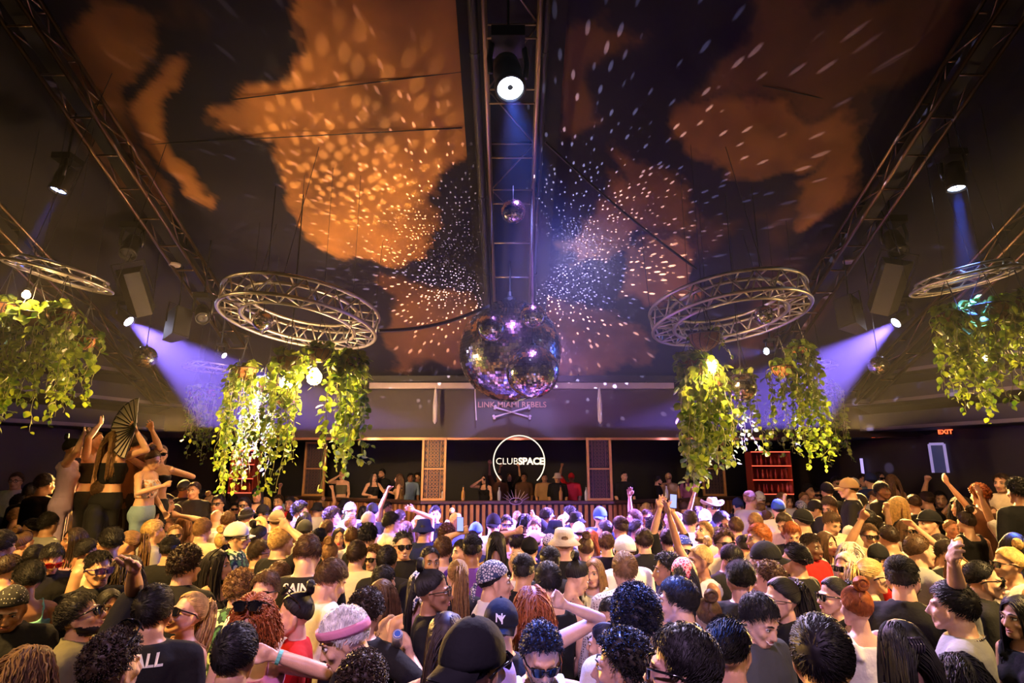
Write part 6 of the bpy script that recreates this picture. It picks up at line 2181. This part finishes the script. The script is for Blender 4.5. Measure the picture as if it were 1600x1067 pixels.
at_person(234, 716, 6.9, 95, PLAT_Z - .05, 'f', 'bun', 'd', 'crop', 'paint', 0, 'down', 'hold', -20, 'platform dancer in a patterned top and pale blue shorts, head bowed', 'denim')
at_person(251, 708, 7.2, 150, PLAT_Z, 'f', 'pony', 'b', 'bikini', 'black', 0, 'sun', '276,728f;233,690o', 0, 'platform dancer in a black bikini top and sunglasses, rightmost', 'black')
# folding fan
root = empty('folding_fan', P(213, 668, 6.7), R(8))
m_fan = mat('grey fan paper', (.62, .56, .52), .7); r0, r1 = .06, .36
vs, fs = [], []
N_ = 14
A0, A1 = R(98), R(262)
for i in range(2 * N_ + 1):
    a = A0 + (A1 - A0) * i / (2 * N_); o_ = .008 if i % 2 else -.008
    for r_ in (r0, r1): vs.append((r_ * math.cos(a), o_, r_ * math.sin(a)))
n_ = len(vs); vs += [(x, y + .003, z) for x, y, z in vs]
for i in range(2 * N_):
    fs += [(2 * i, 2 * i + 1, 2 * i + 3, 2 * i + 2), (n_ + 2 * i, n_ + 2 * i + 2, n_ + 2 * i + 3, n_ + 2 * i + 1)]
MB().add(vs, fs).build('fan_paper', m_fan, root)
b = MB()
for i in range(N_ + 1):
    a = A0 + (A1 - A0) * i / N_
    b.tube([(0, -.012, 0), (r1 * .98 * math.cos(a), -.014, r1 * .98 * math.sin(a))], [.007, .005], 5)
b.tube([(r1 * math.cos(a), 0, r1 * math.sin(a)) for a in np.linspace(A0, A1, 30)], .006, 5)
b.build('ribs', BLACK, root)
root.rotation_euler = (R(-6), R(0), R(-14))
tag(root, 'large open grey folding fan with black ribs held up by a dancer', 'fan')

# ------------------------------------------------------------------ people on the stage
SZ = .78
ST = [
 (535, 741, 13.2, 180, 'f', 'bun', 'n', 'crop', 'olive', 0, '-', 'face', 'woman in an olive crop top filming, behind the left booth section'),
 (584, 744, 12.9, 150, 'f', 'long', 'k', 'crop', 'black', 0, '-', 'rail', 'woman with long black hair and a black strapless top at the left booth rail'),
 (597, 739, 13.5, 200, 'm', 'short', 'k', 'jacket', 'black', 1, 'beard', '-', 'bearded man in a dark suit behind the woman in black at the left booth'),
 (624, 757, 12.5, -90, 'f', 'long', 'b', 'strap', 'tan', 0, '-', 'hold', 'woman in a tan strappy top facing left at the booth rail'),
 (641, 750, 13.6, 160, 'm', 'short', 'k', 'shirt', 'sky', 2, '-', '-', 'man in a pale blue shirt standing back, left of the golden panel'),
 (652, 754, 13.9, 190, 'm', 'curly', 'd', 'tee', 'olive', 1, '-', '-', 'dim figure in olive, close to the left of the golden panel'),
 (757, 748, 12.5, 200, 'f', 'long', 'k', 'strap', 'black', 0, 'sun', 'face', 'woman in black with sunglasses, hand to her mouth, right of the golden panel'),
 (780, 752, 13.4, 170, 'm', 'short', 'k', 'tee', 'brown', 2, '-', 'upR', 'dim dancer under the left side of the neon ring, arm up'),
 (796, 756, 14.0, 180, 'f', 'long', 'd', 'tee', 'black', 1, '-', 'both', 'dim dancer with both arms up below the neon letters'),
 (819, 757, 13.6, 185, 'm', 'curly', 'k', 'tee', 'brown', 2, '-', '-', 'dim curly-haired figure under the right side of the neon ring'),
 (851, 762, 13.2, 180, 'm', 'short', 'd', 'tee', 'tan', 1, '-', '-', 'dim figure in tan between the neon ring and the bucket hat'),
 (871, 746, 12.9, 180, 'm', 'short', 'k', 'shirt', 'black', 1, 'bucket:cream', '-', 'man in a pale bucket hat behind the DJ table'),
 (893, 753, 13.4, 190, 'm', 'short', 'k', 'tee', 'red', 2, 'cap:red', 'fistR', 'dim person in red with a raised fist, left of the dark panel'),
 (975, 743, 12.6, 175, 'm', 'short', 'k', 'tee', 'black', 0, '-', '-', 'man in black T-shirt standing alone right of the dark panel'),
 (1027, 750, 12.9, 100, 'm', 'short', 'k', 'tee', 'black', 0, 'beard', '-', 'bearded man in black facing right on the right booth section'),
 (1045, 751, 13.2, 0, 'm', 'short', 'n', 'tee', 'tan', 0, 'bcap:tan', '-', 'person in a tan top and cap turned away, right booth section'),
 (1075, 764, 13.0, -160, 'f', 'long', 'd', 'tee', 'pink', 0, '-', '-', 'person in pink at the right end of the booth, behind the vines')]
for px, py, t, f, sex, hr, hcc, top, tc_, sk, acc, hd, lab in ST:
    at_person(px, py, t, f, SZ, sex, hr, hcc, top, tc_, sk, acc, hd, 0, lab)

# ------------------------------------------------------------------ things held up in the crowd
def phone(px, py, t, rot, label):
    root = empty('phone', P(px, py, t)); root.rotation_euler = [R(a) for a in rot]
    MB().box((0, 0, 0), (.074, .009, .15)).build('case', BLACK, root)
    MB().box((0, -.0055, 0), (.066, .002, .140)).build('screen', mat('lit phone screen', (.1, .1, .3), .2, emit=(.22, .30, 1.0), es=1.6), root)
    tag(root, label, 'phone')
phone(719, 819, proj((0, 0, 0))[2] * 0 + next(d['t'] for d in PEOPLE if 'filming' in d['lab']) - .12, (-12, 0, 8), 'phone with a glowing blue screen held over the middle of the crowd')
phone(1052, 783, next(d['t'] for d in PEOPLE if 'both hands' in d['lab']) - .12, (-10, 6, -8), 'phone held high by the man with both hands raised')
_d = next(d for d in PEOPLE if 'drink can' in d['lab'])
root = empty('drink_can', P(621, 998, _d['t'] - .15)); root.rotation_euler = (R(50), 0, R(10))
MB().lathe([(.020, -.06), (.028, -.055), (.0285, .045), (.024, .055)], 20).build('can_body', mat('white can', (.7, .7, .72), .3, .4), root, smooth=True)
MB().lathe([(.024, .055), (.024, .058), (.001, .058)], 20).build('lid', mat('blue can lid', (.05, .15, .6), .3), root)
MB().tube([(.019 * math.cos(a), .019 * math.sin(a), .059) for a in np.linspace(0, 2 * math.pi, 18, endpoint=False)], .002, 5, closed=True).build('lid_ring', m_eye, root)
tag(root, 'drink can with a blue and white lid, held out at bottom centre left', 'can')

# ------------------------------------------------------------------ haze
hz = bpy.data.materials.new('club haze'); hz.use_nodes = True
nt = hz.node_tree; nt.nodes.remove(nt.nodes['Principled BSDF'])
vs_ = nt.nodes.new('ShaderNodeVolumeScatter')
vs_.inputs['Color'].default_value = (.9, .9, 1, 1)
vs_.inputs['Density'].default_value = 0.0036
vs_.inputs['Anisotropy'].default_value = 0.25
nt.links.new(vs_.outputs[0], nt.nodes['Material Output'].inputs['Volume'])
o = MB().box((0, 9.35, 6.31), (21.0, 12.7, 6.7)).build('haze', hz)
tag(o, 'thin smoky haze hanging in the hall above the heads of the crowd', 'haze', kind='stuff')
